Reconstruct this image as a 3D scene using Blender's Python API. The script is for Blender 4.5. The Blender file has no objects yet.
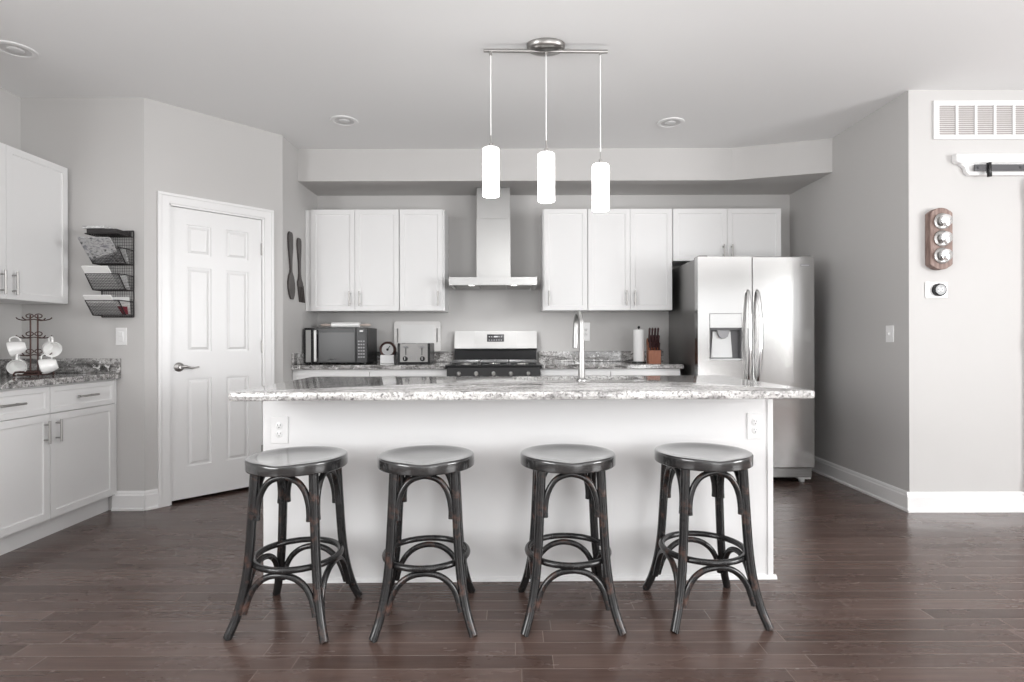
import bpy, bmesh, math, random
from mathutils import Vector, Matrix
random.seed(7)
S = bpy.context.scene
C = S.collection
PI = math.pi
R = math.radians

# ------------------------------------------------------------------ camera, world, lights, exposure
cam_d = bpy.data.cameras.new('camera'); cam = bpy.data.objects.new('camera', cam_d); C.objects.link(cam)
cam.location = (0, 0, 1.12); cam.rotation_euler = (R(90), R(.15), 0)
cam_d.sensor_width = 36; cam_d.lens = 555 / 1024 * 36; cam_d.clip_start = .05; cam_d.clip_end = 100
S.camera = cam
S.view_settings.view_transform = 'Standard'; S.view_settings.look = 'None'
S.view_settings.exposure = 0.06; S.view_settings.gamma = 1.0; S.view_settings.use_curve_mapping = False
S.cycles.use_denoising = True
S.cycles.max_bounces = 10; S.cycles.diffuse_bounces = 6; S.cycles.glossy_bounces = 5; S.cycles.transmission_bounces = 6
S.cycles.sample_clamp_indirect = 6.0
S.cycles.caustics_reflective = False; S.cycles.caustics_refractive = False

W = bpy.data.worlds.new('sky'); S.world = W; W.use_nodes = True
bg = W.node_tree.nodes['Background']; bg.inputs[0].default_value = (.90, .95, 1, 1); bg.inputs[1].default_value = .5

def area(name, loc, rot, sx, sy, power, col=(1, 1, 1)):
    d = bpy.data.lights.new(name, 'AREA'); d.shape = 'RECTANGLE'; d.size = sx; d.size_y = sy
    d.energy = power; d.color = col
    o = bpy.data.objects.new(name, d); C.objects.link(o); o.location = loc; o.rotation_euler = rot
    return o
# daylight in the windows behind the camera and to its right
area('daylight_rear_corner', (4.5, -4.12, 1.75), (R(90), 0, 0), 1.6, 1.1, 8)
area('added_fill_rear_low', (2.35, -4.12, 1.10), (R(90), 0, 0), 2.3, 2.0, 68)  # low rear-right source added to brighten the dim low left side
area('daylight_rear_left', (-1.0, -4.12, 1.80), (R(90), 0, 0), 3.0, 1.25, 3)
area('daylight_side_right', (5.30, 0.0, 1.45), (R(90), 0, R(90)), 2.4, 1.7, 200)
area('daylight_side_rear', (5.30, -2.8, 1.75), (R(90), 0, R(90)), 2.2, 1.1, 12)
area('added_fill_left', (-3.17, -1.1, 1.60), (R(90), 0, R(-90)), 3.2, 1.5, 175)  # unseen source added on the left to brighten the right wall
# unseen fill light added behind the camera, aimed up to brighten the ceiling
area('added_ceiling_fill', (1.6, -1.2, .5), (R(180), 0, 0), 4.0, 2.2, 185)

# ------------------------------------------------------------------ materials
def mat(name, col, rough=.5, metal=0, spec=.5, emit=None, es=0, aniso=0, coat=0):
    m = bpy.data.materials.new(name); m.use_nodes = True
    b = m.node_tree.nodes['Principled BSDF']
    b.inputs['Base Color'].default_value = (*col, 1); b.inputs['Roughness'].default_value = rough
    b.inputs['Metallic'].default_value = metal; b.inputs['Specular IOR Level'].default_value = spec
    if coat: b.inputs['Coat Weight'].default_value = coat; b.inputs['Coat Roughness'].default_value = .12
    if aniso: b.inputs['Anisotropic'].default_value = aniso
    if emit: b.inputs['Emission Color'].default_value = (*emit, 1); b.inputs['Emission Strength'].default_value = es
    return m
def N(m, t, **kw):
    n = m.node_tree.nodes.new(t)
    for k, v in kw.items(): setattr(n, k, v)
    return n
def L(m, a, b): m.node_tree.links.new(a, b)
def bsdf(m): return m.node_tree.nodes['Principled BSDF']
def coords(m, scale=(1, 1, 1), rot=(0, 0, 0)):
    tc = N(m, 'ShaderNodeTexCoord'); mp = N(m, 'ShaderNodeMapping')
    mp.inputs['Scale'].default_value = scale; mp.inputs['Rotation'].default_value = rot
    L(m, tc.outputs['Object'], mp.inputs['Vector']); return mp.outputs['Vector']
def ramp(m, fac, stops):
    r = N(m, 'ShaderNodeValToRGB'); e = r.color_ramp.elements
    while len(e) < len(stops): e.new(.5)
    for el, (p, c) in zip(e, stops): el.position = p; el.color = (*c, 1) if len(c) == 3 else c
    L(m, fac, r.inputs['Fac']); return r.outputs['Color']
def noise(m, vec, scale, detail=4, rough=.5, dist=0):
    n = N(m, 'ShaderNodeTexNoise'); n.inputs['Scale'].default_value = scale; n.inputs['Detail'].default_value = detail
    n.inputs['Roughness'].default_value = rough; n.inputs['Distortion'].default_value = dist
    L(m, vec, n.inputs['Vector']); return n.outputs['Fac']
def math_(m, op, a, b=None):
    n = N(m, 'ShaderNodeMath', operation=op)
    for i, v in enumerate((a, b)):
        if v is None: continue
        if isinstance(v, (int, float)): n.inputs[i].default_value = v
        else: L(m, v, n.inputs[i])
    return n.outputs[0]
def mix(m, fac, a, b, mode='MIX'):
    n = N(m, 'ShaderNodeMix', data_type='RGBA', blend_type=mode)
    for s, v in ((n.inputs[0], fac), (n.inputs[6], a), (n.inputs[7], b)):
        if isinstance(v, (int, float)): s.default_value = v
        elif isinstance(v, tuple): s.default_value = (*v, 1)
        else: L(m, v, s)
    return n.outputs[2]
def bump(m, h, strength=.2, dist=.002):
    b = N(m, 'ShaderNodeBump'); b.inputs['Strength'].default_value = strength; b.inputs['Distance'].default_value = dist
    L(m, h, b.inputs['Height']); L(m, b.outputs[0], bsdf(m).inputs['Normal'])

def paint(name, col, rough):
    m = mat(name, col, rough, spec=.3)
    bump(m, noise(m, coords(m), 260, 3), .08, .001); return m
M = {}
M['wall'] = paint('wall_paint', (.545, .537, .529), .62)
M['ceiling'] = paint('ceiling_paint', (.83, .832, .832), .8)
M['trim'] = mat('white_trim', (.81, .81, .81), .3)
M['cab'] = mat('cabinet_white', (.77, .77, .77), .32)
M['island'] = mat('island_white', (.78, .78, .782), .38)
M['door'] = mat('door_white', (.80, .80, .80), .34)
M['plate'] = mat('plate_white', (.80, .80, .80), .3)
M['slot'] = mat('slot_dark', (.05, .05, .05), .6)
M['nickel'] = mat('brushed_nickel', (.42, .41, .40), .34, 1)
M['chrome'] = mat('chrome', (.82, .82, .82), .12, 1)
M['faucet'] = mat('faucet_nickel', (.42, .42, .415), .34, 1)
M['dark_nickel'] = mat('dark_nickel', (.33, .32, .31), .32, 1)
M['black'] = mat('black_plastic', (.012, .012, .013), .25, spec=.35)
M['blackglass'] = mat('black_glass', (.012, .012, .013), .06, coat=.5)
M['iron'] = mat('cast_iron', (.16, .16, .16), .35, .7)
M['frost'] = mat('frosted_glass', (.95, .95, .95), .35, emit=(1, .99, .97), es=5)
M['cord'] = mat('white_cord', (.85, .85, .85), .5)
M['grey'] = mat('grey_plastic', (.25, .25, .26), .35)
M['ceramic'] = mat('white_ceramic', (.86, .86, .85), .15, coat=.5)
M['bronze'] = mat('brown_wire', (.075, .04, .035), .42, .5)
M['wire'] = mat('black_wire', (.022, .019, .02), .45)
M['paper'] = mat('white_paper', (.82, .82, .81), .8)
M['towel'] = mat('paper_towel', (.84, .84, .84), .95)
M['lamp'] = mat('hood_lamp', (1, 1, 1), .4, emit=(1, 1, 1), es=6)
M['baffle'] = mat('lamp_baffle', (.62, .62, .62), .35)
M['rail'] = mat('dark_steel_rail', (.09, .09, .095), .45, .6)
M['screen'] = mat('display_glass', (.03, .03, .032), .12)
M['mark'] = mat('light_marks', (.6, .6, .62), .4)
M['red'] = mat('red_card', (.25, .02, .04), .6)

def steel(name, col, rough, sc, an=0, var=.12):
    m = mat(name, col, rough, 1, aniso=an)
    n = noise(m, coords(m, sc), 1, 4, .6)
    r = N(m, 'ShaderNodeMapRange'); r.inputs['To Min'].default_value = rough - var * .5; r.inputs['To Max'].default_value = rough + var
    L(m, n, r.inputs['Value']); L(m, r.outputs[0], bsdf(m).inputs['Roughness']); return m
M['steel'] = steel('stainless_steel', (.50, .495, .49), .15, (2, 2, 300), var=.05)
M['steel_side'] = steel('fridge_side_grey', (.30, .295, .29), .36, (3, 3, 3))
M['hood_steel'] = steel('hood_steel', (.50, .50, .495), .3, (2, 2, 260), var=.05)
M['sink_steel'] = steel('sink_steel', (.5, .5, .5), .3, (200, 3, 3))

def wood(name, a, b, scale=(2, 30, 30), rough=.45):
    m = mat(name, a, rough)
    n = noise(m, coords(m, scale), 1.5, 6, .6, .6)
    L(m, ramp(m, n, [(.3, a), (.7, b)]), bsdf(m).inputs['Base Color']); return m
M['spoonwood'] = wood('dark_carved_wood', (.035, .03, .029), (.07, .06, .057), (30, 30, 4), .4)
M['blockwood'] = wood('knife_block_wood', (.26, .085, .04), (.36, .13, .065), (40, 40, 8))
M['plaquewood'] = wood('weathered_wood', (.13, .075, .06), (.34, .25, .22), (30, 30, 5), .6)
M['board'] = wood('pale_board', (.70, .69, .68), (.78, .77, .76), (6, 30, 30), .5)
M['barn'] = wood('whitewashed_red_wood', (.56, .44, .43), (.70, .62, .61), (20, 20, 2), .6)

def stool_mat():
    m = mat('worn_black_paint', (.02, .02, .02), .28)
    v = coords(m, (1, 1, 1))
    n1 = noise(m, v, 12, 5, .7, .3); n2 = noise(m, coords(m, (9, 9, 3)), 2, 3, .5)
    black = ramp(m, n2, [(.3, (.010, .010, .0105)), (.75, (.019, .0185, .019))])
    brown = ramp(m, n2, [(.3, (.035, .018, .014)), (.7, (.11, .058, .044))])
    f = ramp(m, n1, [(.55, (0, 0, 0)), (.70, (1, 1, 1))])
    L(m, mix(m, f, black, brown), bsdf(m).inputs['Base Color'])
    L(m, ramp(m, n2, [(.2, (.20, .20, .20)), (.8, (.30, .30, .30))]), bsdf(m).inputs['Roughness'])
    return m
M['stool'] = stool_mat()
def seat_mat():
    m = mat('worn_black_seat', (.03, .03, .03), .25, coat=1)
    n2 = noise(m, coords(m, (4, 26, 4)), 2, 3, .5, .3); n1 = noise(m, coords(m), 7, 4, .6)
    c = mix(m, ramp(m, n1, [(.4, (0, 0, 0)), (.8, (.7, .7, .7))]), ramp(m, n2, [(.3, (.014, .014, .0145)), (.75, (.026, .026, .027))]), (.040, .039, .038))
    L(m, c, bsdf(m).inputs['Base Color'])
    L(m, ramp(m, n2, [(.2, (.20, .20, .20)), (.8, (.27, .27, .27))]), bsdf(m).inputs['Roughness']); return m
M['seat'] = seat_mat()

def granite(name, light=.5):
    m = mat(name, (.6, .6, .6), .05, coat=.3)
    v = coords(m, (1.4, 5.5, 5.5), (0, 0, R(8)))
    warp = N(m, 'ShaderNodeTexNoise'); warp.inputs['Scale'].default_value = 1.6; warp.inputs['Detail'].default_value = 3
    L(m, v, warp.inputs['Vector'])
    vm = N(m, 'ShaderNodeVectorMath', operation='MULTIPLY_ADD'); L(m, warp.outputs['Color'], vm.inputs[0])
    vm.inputs[1].default_value = (1.3, 1.3, 1.3); L(m, v, vm.inputs[2])
    big = noise(m, vm.outputs[0], 2.6, 8, .62, .4)
    k = light
    c1 = ramp(m, big, [(.30, (.06, .058, .058)), (k - .10, (.22, .215, .21)), (k, (.50, .49, .485)), (k + .12, (.74, .735, .725))])
    fine = noise(m, coords(m, (1, 1, 1)), 75, 5, .7, .6)
    c2 = ramp(m, fine, [(.36, (.05, .05, .05)), (.46, (.62, .61, .60)), (.56, (1, 1, 1))])
    c3 = mix(m, .85, c1, c2, 'MULTIPLY')
    fl = noise(m, coords(m, (1, 1, 1)), 26, 4, .6, 1.2)
    c4 = mix(m, ramp(m, fl, [(.60, (0, 0, 0)), (.66, (1, 1, 1))]), c3, (.70, .695, .69))
    L(m, c4, bsdf(m).inputs['Base Color']); return m
M['granite'] = granite('island_granite', .44)
M['granite2'] = granite('counter_granite', .54)

def floor_mat():
    m = mat('dark_hardwood', (.05, .03, .025), .2, spec=.5)
    tc = N(m, 'ShaderNodeTexCoord'); sp = N(m, 'ShaderNodeSeparateXYZ'); L(m, tc.outputs['Object'], sp.inputs[0])
    x, y = sp.outputs[0], sp.outputs[1]
    PW, PL = .083, .9
    yr = math_(m, 'DIVIDE', y, PW); row = math_(m, 'FLOOR', yr); fy = math_(m, 'FRACT', yr)
    wn = N(m, 'ShaderNodeTexWhiteNoise', noise_dimensions='1D'); L(m, row, wn.inputs['W'])
    xo = math_(m, 'ADD', math_(m, 'DIVIDE', x, PL), math_(m, 'MULTIPLY', wn.outputs['Value'], 7.3))
    col = math_(m, 'FLOOR', xo); fx = math_(m, 'FRACT', xo)
    cb = N(m, 'ShaderNodeCombineXYZ'); L(m, row, cb.inputs[0]); L(m, col, cb.inputs[1])
    w2 = N(m, 'ShaderNodeTexWhiteNoise', noise_dimensions='2D'); L(m, cb.outputs[0], w2.inputs['Vector'])
    base = ramp(m, w2.outputs['Value'], [(0, (.062, .038, .031)), (.5, (.078, .050, .042)), (1, (.098, .065, .055))])
    off = N(m, 'ShaderNodeVectorMath', operation='MULTIPLY_ADD'); L(m, w2.outputs['Color'], off.inputs[0]); off.inputs[1].default_value = (9, 9, 9)
    mp = N(m, 'ShaderNodeMapping'); mp.inputs['Scale'].default_value = (2.2, 38, 1); L(m, tc.outputs['Object'], mp.inputs[0]); L(m, mp.outputs[0], off.inputs[2])
    g = noise(m, off.outputs[0], 1.6, 7, .6, .15)
    c = mix(m, 1.0, base, ramp(m, g, [(.28, (.78, .77, .76)), (.72, (1.2, 1.19, 1.18))]), 'MULTIPLY')
    ex = math_(m, 'MINIMUM', math_(m, 'MULTIPLY', fx, PL), math_(m, 'MULTIPLY', math_(m, 'SUBTRACT', 1, fx), PL))
    ey = math_(m, 'MINIMUM', math_(m, 'MULTIPLY', fy, PW), math_(m, 'MULTIPLY', math_(m, 'SUBTRACT', 1, fy), PW))
    e = math_(m, 'MINIMUM', ex, ey)
    gap = math_(m, 'LESS_THAN', e, .0017)
    c = mix(m, math_(m, 'MULTIPLY', gap, .7), c, (.21, .165, .145))
    L(m, c, bsdf(m).inputs['Base Color'])
    big = noise(m, coords(m, (1, 3, 1)), 3, 4, .6)
    ro = ramp(m, big, [(.3, (.19, .19, .19)), (.75, (.33, .33, .33))])
    L(m, ro, bsdf(m).inputs['Roughness'])
    h = math_(m, 'ADD', math_(m, 'MINIMUM', math_(m, 'MULTIPLY', e, 300), 1), math_(m, 'MULTIPLY', g, .35))
    bump(m, h, .35, .0012); return m
M['floor'] = floor_mat()

def stripes_mat(name, cols, axis=2, freq=40):
    m = mat(name, cols[0], .6)
    v = coords(m)
    n = noise(m, coords(m, (12, 12, 30)), 2, 3, .6)
    L(m, ramp(m, n, [(.35, cols[0]), (.5, cols[1]), (.65, cols[2])]), bsdf(m).inputs['Base Color']); return m
M['mag'] = stripes_mat('printed_magazine', [(.06, .06, .065), (.5, .5, .5), (.2, .2, .22)])
M['mag2'] = stripes_mat('pale_printed_paper', [(.45, .45, .45), (.7, .7, .7), (.3, .3, .3)])

# ------------------------------------------------------------------ mesh helpers
def nb(): return bmesh.new()
def box(bm, x0, x1, y0, y1, z0, z1, bev=0, seg=2, mtx=None):
    x0, x1 = sorted((x0, x1)); y0, y1 = sorted((y0, y1)); z0, z1 = sorted((z0, z1))
    r = bmesh.ops.create_cube(bm, size=1); vs = r['verts']
    for v in vs: v.co = Vector(((x0 + x1) / 2 + v.co.x * (x1 - x0), (y0 + y1) / 2 + v.co.y * (y1 - y0), (z0 + z1) / 2 + v.co.z * (z1 - z0)))
    if bev:
        es = {e for v in vs for e in v.link_edges}
        rr = bmesh.ops.bevel(bm, geom=list(es), offset=bev, segments=seg, profile=.5, affect='EDGES')
        vs = list({v for f in rr['faces'] for v in f.verts} | {v for v in vs if v.is_valid})
    if mtx is not None: bmesh.ops.transform(bm, matrix=mtx, verts=vs)
    return vs
def lathe(bm, prof, seg=32, mtx=None, cap=True):
    rings = []
    for (r, z) in prof:
        rings.append([bm.verts.new((r * math.cos(2 * PI * i / seg), r * math.sin(2 * PI * i / seg), z)) for i in range(seg)])
    for a, b in zip(rings, rings[1:]):
        for i in range(seg):
            f = bm.faces.new((a[i], a[(i + 1) % seg], b[(i + 1) % seg], b[i])); f.smooth = True
    if cap:
        bm.faces.new(list(reversed(rings[0]))); bm.faces.new(rings[-1])
    vs = [v for r in rings for v in r]
    if mtx is not None: bmesh.ops.transform(bm, matrix=mtx, verts=vs)
    return vs
def cyl(bm, p0, p1, r, seg=20, bev=0):
    p0, p1 = Vector(p0), Vector(p1); d = p1 - p0; Ln = d.length
    q = d.to_track_quat('Z', 'Y').to_matrix().to_4x4(); q.translation = p0
    prof = [(r, 0), (r, Ln)] if not bev else [(r - bev, 0), (r, bev), (r, Ln - bev), (r - bev, Ln)]
    return lathe(bm, prof, seg, q)
def spline(pts, n=8):
    P = [Vector(p) for p in pts]; P = [2 * P[0] - P[1]] + P + [2 * P[-1] - P[-2]]
    out = []
    for i in range(1, len(P) - 2):
        for k in range(n):
            t = k / n; a, b, c, d = P[i - 1:i + 3]
            out.append(.5 * ((2 * b) + (c - a) * t + (2 * a - 5 * b + 4 * c - d) * t * t + (3 * b - a - 3 * c + d) * t ** 3))
    out.append(P[-2]); return out
def tube(bm, pts, r, seg=10, closed=False, flat=1.0, up=None):
    """sweep a circle (r may be a list); flat squashes one axis"""
    n = len(pts); rs = r if isinstance(r, (list, tuple)) else [r] * n
    pts = [Vector(p) for p in pts]; rings = []; prev = None
    for i, p in enumerate(pts):
        if closed: t = (pts[(i + 1) % n] - pts[i - 1]).normalized()
        else: t = (pts[min(i + 1, n - 1)] - pts[max(i - 1, 0)]).normalized()
        if prev is None:
            u = Vector(up) if up else (Vector((0, 0, 1)) if abs(t.z) < .9 else Vector((1, 0, 0)))
            a = (u - t * u.dot(t)).normalized()
        else: a = (prev - t * prev.dot(t)).normalized()
        prev = a; b = t.cross(a)
        rings.append([bm.verts.new(p + (a * math.cos(2 * PI * k / seg) * flat + b * math.sin(2 * PI * k / seg)) * rs[i]) for k in range(seg)])
    m = n if closed else n - 1
    for i in range(m):
        A, B = rings[i], rings[(i + 1) % n]
        for k in range(seg):
            f = bm.faces.new((A[k], A[(k + 1) % seg], B[(k + 1) % seg], B[k])); f.smooth = True
    if not closed:
        bm.faces.new(list(reversed(rings[0]))); bm.faces.new(rings[-1])
def prism(bm, poly, lo, hi, plane='XY', bev=0):
    """extrude an outline; plane says which plane the outline lies in"""
    def P(a, b, c):
        return {'XY': (a, b, c), 'XZ': (a, c, b), 'YZ': (c, a, b)}[plane]
    A = [bm.verts.new(P(a, b, lo)) for a, b in poly]; B = [bm.verts.new(P(a, b, hi)) for a, b in poly]
    fs = [bm.faces.new(A), bm.faces.new(list(reversed(B)))]
    n = len(poly)
    for i in range(n): fs.append(bm.faces.new((A[i], B[i], B[(i + 1) % n], A[(i + 1) % n])))
    bmesh.ops.recalc_face_normals(bm, faces=fs)
    if bev:
        es = list(set(fs[0].edges) | set(fs[1].edges))
        bmesh.ops.bevel(bm, geom=es, offset=bev, segments=2, profile=.5, affect='EDGES')
def slab_hole(bm, x0, x1, y0, y1, z0, z1, holes, pocket=None, mtx=None):
    """slab in XY of thickness z0..z1 with rectangular holes (through, or pockets sunk from z1)"""
    xs = sorted({x0, x1} | {v for h in holes for v in h[:2]}); ys = sorted({y0, y1} | {v for h in holes for v in h[2:]})
    def inh(a, b): return any(h[0] < a < h[1] and h[2] < b < h[3] for h in holes)
    V = {}
    def v(x, y, z):
        k = (round(x, 5), round(y, 5), round(z, 5))
        if k not in V: V[k] = bm.verts.new((x, y, z))
        return V[k]
    fs = []
    def q(*p): fs.append(bm.faces.new([v(*a) for a in p]))
    for i in range(len(xs) - 1):
        for j in range(len(ys) - 1):
            a, b, c, d = xs[i], xs[i + 1], ys[j], ys[j + 1]; h = inh((a + b) / 2, (c + d) / 2)
            zt = (z1 - pocket) if (h and pocket) else z1
            if not h or pocket:
                q((a, c, zt), (b, c, zt), (b, d, zt), (a, d, zt)); q((a, c, z0), (a, d, z0), (b, d, z0), (b, c, z0))
            if h:
                zb = zt if pocket else z0
                for (nx, ny, e1, e2) in (((a - 1e-4), (c + d) / 2, (a, c), (a, d)), ((b + 1e-4), (c + d) / 2, (b, c), (b, d)),
                                         ((a + b) / 2, c - 1e-4, (a, c), (b, c)), ((a + b) / 2, d + 1e-4, (a, d), (b, d))):
                    if not inh(nx, ny): q((*e1, zb), (*e2, zb), (*e2, z1), (*e1, z1))
    for i in range(len(xs) - 1):
        q((xs[i], y0, z0), (xs[i + 1], y0, z0), (xs[i + 1], y0, z1), (xs[i], y0, z1)); q((xs[i], y1, z0), (xs[i], y1, z1), (xs[i + 1], y1, z1), (xs[i + 1], y1, z0))
    for j in range(len(ys) - 1):
        q((x0, ys[j], z0), (x0, ys[j], z1), (x0, ys[j + 1], z1), (x0, ys[j + 1], z0)); q((x1, ys[j], z0), (x1, ys[j + 1], z0), (x1, ys[j + 1], z1), (x1, ys[j], z1))
    bmesh.ops.recalc_face_normals(bm, faces=fs)
    if mtx is not None: bmesh.ops.transform(bm, matrix=mtx, verts=list(V.values()))
XZ = Matrix(((1, 0, 0, 0), (0, 0, -1, 0), (0, 1, 0, 0), (0, 0, 0, 1)))       # slab (x,y,z) -> (x,-z,y): upright, its top facing -y

def wmat(o):
    m = o.matrix_basis.copy()
    while o.parent: o = o.parent; m = o.matrix_basis @ m
    return m
def obj(name, bm, m, parent=None, world=False, smooth=False):
    """link a bmesh as one object; world=True when the bmesh is in room coordinates"""
    me = bpy.data.meshes.new(name)
    base = Vector((0, 0, 0))
    if parent is None:
        xs = [v.co for v in bm.verts]
        base = Vector(((min(c.x for c in xs) + max(c.x for c in xs)) / 2, (min(c.y for c in xs) + max(c.y for c in xs)) / 2, min(c.z for c in xs)))
        bm.transform(Matrix.Translation(-base))
    elif world: bm.transform(wmat(parent).inverted())
    bmesh.ops.recalc_face_normals(bm, faces=bm.faces[:])
    if smooth:
        for f in bm.faces: f.smooth = True
    bm.to_mesh(me); bm.free()
    if smooth or any(p.use_smooth for p in me.polygons):
        try: me.set_sharp_from_angle(angle=R(40))
        except Exception: pass
    me.materials.append(M[m] if isinstance(m, str) else m)
    o = bpy.data.objects.new(name, me); C.objects.link(o); o.location = base
    if parent: o.parent = parent
    return o
def tag(o, label, cat, group=None):
    o['label'] = label; o['category'] = cat
    if group: o['group'] = group
    return o
def thing(name, label, cat, loc=(0, 0, 0), rz=0, group=None):
    o = bpy.data.objects.new(name, None); C.objects.link(o); o.empty_display_size = .05
    o.location = loc; o.rotation_euler = (0, 0, rz); return tag(o, label, cat, group)
def struct(name, bm, m, parent=None):
    o = obj(name, bm, m, parent, world=True)
    if parent is None: o['kind'] = 'structure'
    return o
def dup(root, loc, rz, label):
    r = root.copy(); C.objects.link(r); r.location = loc; r.rotation_euler = (0, 0, rz); r['label'] = label
    for ch in list(root.children):
        c = ch.copy(); C.objects.link(c); c.parent = r
        for g in list(ch.children):
            d = g.copy(); C.objects.link(d); d.parent = c
    return r

# ------------------------------------------------------------------ room shell
H = 2.75
XL, XP, XR, XE = -3.27, -1.81, 2.59, 5.4      # left wall, pantry side, right wall, far right wall
YA, YB, YR, YN = 3.70, 5.17, 3.62, -4.2       # alcove wall, back wall, right front wall, rear wall
DA, DB = Vector((-2.45, 3.70)), Vector((-1.81, 4.386))
T = .12
bm = nb(); box(bm, XL - T, XE + T, YN - T, YB + T, -.1, 0); struct('floor', bm, 'floor').location.z = -.1
bm = nb(); box(bm, XL - T, XE + T, YN - T, YB + T, H, H + .1); struct('ceiling', bm, 'ceiling')
left_m = Matrix(((0, 0, -1, XL), (1, 0, 0, 0), (0, 1, 0, 0), (0, 0, 0, 1)))
bm = nb(); slab_hole(bm, YN, YB + T, 0, H, 0, T, [(-2.75, .55, .95, 2.45)], mtx=left_m); struct('wall_left', bm, 'wall')
bm = nb(); prism(bm, [(XL, YA), (DA.x, YA), (DA.x - .05, YA + T), (XL, YA + T)], 0, H); struct('wall_alcove', bm, 'wall')
bm = nb(); prism(bm, [(XP, DB.y), (XP, YB), (XP - T, YB), (XP - T, DB.y + .05)], 0, H); struct('wall_pantry_side', bm, 'wall')
bm = nb(); box(bm, XL, XR + T, YB, YB + T, 0, H); struct('wall_back', bm, 'wall')
bm = nb(); prism(bm, [(XR, YR), (XE, YR), (XE, YR + T), (XR + T, YR + T), (XR + T, YB), (XR, YB)], 0, H); struct('wall_right', bm, 'wall')
# side and rear walls with their windows
side_m = Matrix(((0, 0, 1, XE), (1, 0, 0, 0), (0, 1, 0, 0), (0, 0, 0, 1)))
bm = nb(); slab_hole(bm, YN, YR + T, 0, H, 0, T, [(-3.95, -1.65, 1.18, 2.32), (-1.22, 1.22, .58, 2.32)], mtx=side_m); struct('wall_far_right', bm, 'wall')
rear_m = Matrix(((1, 0, 0, 0), (0, 0, -1, YN), (0, 1, 0, 0), (0, 0, 0, 1)))
bm = nb(); slab_hole(bm, XL - T, XE + T, 0, H, 0, T, [(-2.5, .5, 1.15, 2.45), (1.18, 3.52, .08, 2.12), (3.68, 5.32, 1.18, 2.32)], mtx=rear_m); struct('wall_rear', bm, 'wall')
def window(n, a0, a1, z0, z1, mtx, k):
    bm = nb(); w = .05
    slab_hole(bm, a0, a1, z0, z1, .03, .09, [(a0 + w + (a1 - a0 - w) / k * i, a0 + (a1 - a0 - w) / k * (i + 1), z0 + w, z1 - w) for i in range(k)], mtx=mtx)
    struct('window_%d' % n, bm, 'trim')
window(1, -2.5, .5, 1.15, 2.45, rear_m, 3); window(6, 1.18, 3.52, .08, 2.12, rear_m, 2); window(2, 3.68, 5.32, 1.18, 2.32, rear_m, 2); window(3, -3.95, -1.65, 1.18, 2.32, side_m, 2); window(5, -1.22, 1.22, .58, 2.32, side_m, 2); window(4, -2.75, .55, .95, 2.45, left_m, 3)  # left-wall and low rear-right openings are unseen, added for the fill lights

# diagonal pantry wall; u runs along it, v is depth behind its face
du = (DB - DA); LD = du.length; du.normalize()
nrm = Vector((du.y, -du.x))                                   # towards the room
diag = Matrix(((du.x, -nrm.x, 0, DA.x), (du.y, -nrm.y, 0, DA.y), (0, 0, 1, 0), (0, 0, 0, 1)))   # (u, depth, z)
DO0, DO1, DH = .143, .793, 2.072                              # door opening along u
up = Matrix(((1, 0, 0, 0), (0, 0, 1, 0), (0, 1, 0, 0), (0, 0, 0, 1)))
bm = nb(); box(bm, 0, DO0, 0, T, 0, H); box(bm, DO1, LD, 0, T, 0, H); box(bm, DO0, DO1, 0, T, DH, H); bm.transform(diag); struct('wall_diagonal', bm, 'wall')

# pantry door
bm = nb()
w = .068
for (a, b, z0, z1) in ((DO0 - w, DO0, 0, DH), (DO1, DO1 + w, 0, DH)):
    box(bm, a, b, -.014, 0, z0, z1)
box(bm, DO0 - w, DO1 + w, -.014, 0, DH, DH + w)
# raised outer band of the moulding
box(bm, DO0 - w, DO0 - w + .02, -.022, -.0142, 0, DH + w - .0202, .003); box(bm, DO1 + w - .02, DO1 + w, -.022, -.0142, 0, DH + w - .0202, .003)
box(bm, DO0 - w, DO1 + w, -.022, -.0142, DH + w - .02, DH + w, .003)
# jambs
box(bm, DO0, DO0 + .014, -.003, T, 0, DH); box(bm, DO1 - .014, DO1, -.003, T, 0, DH); box(bm, DO0, DO1, -.003, T, DH - .014, DH)
bm.transform(diag); struct('trim_1', bm, 'trim')
dr = bpy.data.objects.new('door_1', None); C.objects.link(dr); dr['kind'] = 'structure'
dr.location = (diag @ Vector(((DO0 + DO1) / 2, .03, 0)))[:]
def six_panel():
    bm = nb(); a0, a1, z0, z1 = DO0 + .017, DO1 - .017, .022, DH - .017; y0 = .012
    box(bm, a0, a1, y0 + .012, y0 + .04, z0, z1)
    st = .098; mid = (a0 + a1) / 2; ms = .05
    rails = [(z0, .245), (.862, 1.052), (1.645, 1.735), (1.945, z1)]
    for (p, q) in ((a0, a0 + st), (a1 - st, a1)): box(bm, p, q, y0, y0 + .014, z0, z1)
    for (p, q) in rails: box(bm, a0 + st, a1 - st, y0, y0 + .014, p, q)
    cols = ((a0 + st, mid - ms), (mid + ms, a1 - st))
    for (r1, r2) in zip(rails, rails[1:]):
        box(bm, mid - ms, mid + ms, y0, y0 + .014, r1[1], r2[0])
        for (p, q) in cols:
            za, zb = r1[1], r2[0]
            # raised field: frustum
            o = .012; s = .03
            A = [bm.verts.new(c) for c in ((p + o, y0 + .012, za + o), (q - o, y0 + .012, za + o), (q - o, y0 + .012, zb - o), (p + o, y0 + .012, zb - o))]
            B = [bm.verts.new(c) for c in ((p + s, y0 + .002, za + s), (q - s, y0 + .002, za + s), (q - s, y0 + .002, zb - s), (p + s, y0 + .002, zb - s))]
            bm.faces.new(B)
            for i in range(4): bm.faces.new((A[i], A[(i + 1) % 4], B[(i + 1) % 4], B[i]))
    bm.transform(diag); return bm
leaf = obj('door_leaf', six_panel(), 'door', dr, world=True)
bm = nb(); hx, hz = DO0 + .065, .945
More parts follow.
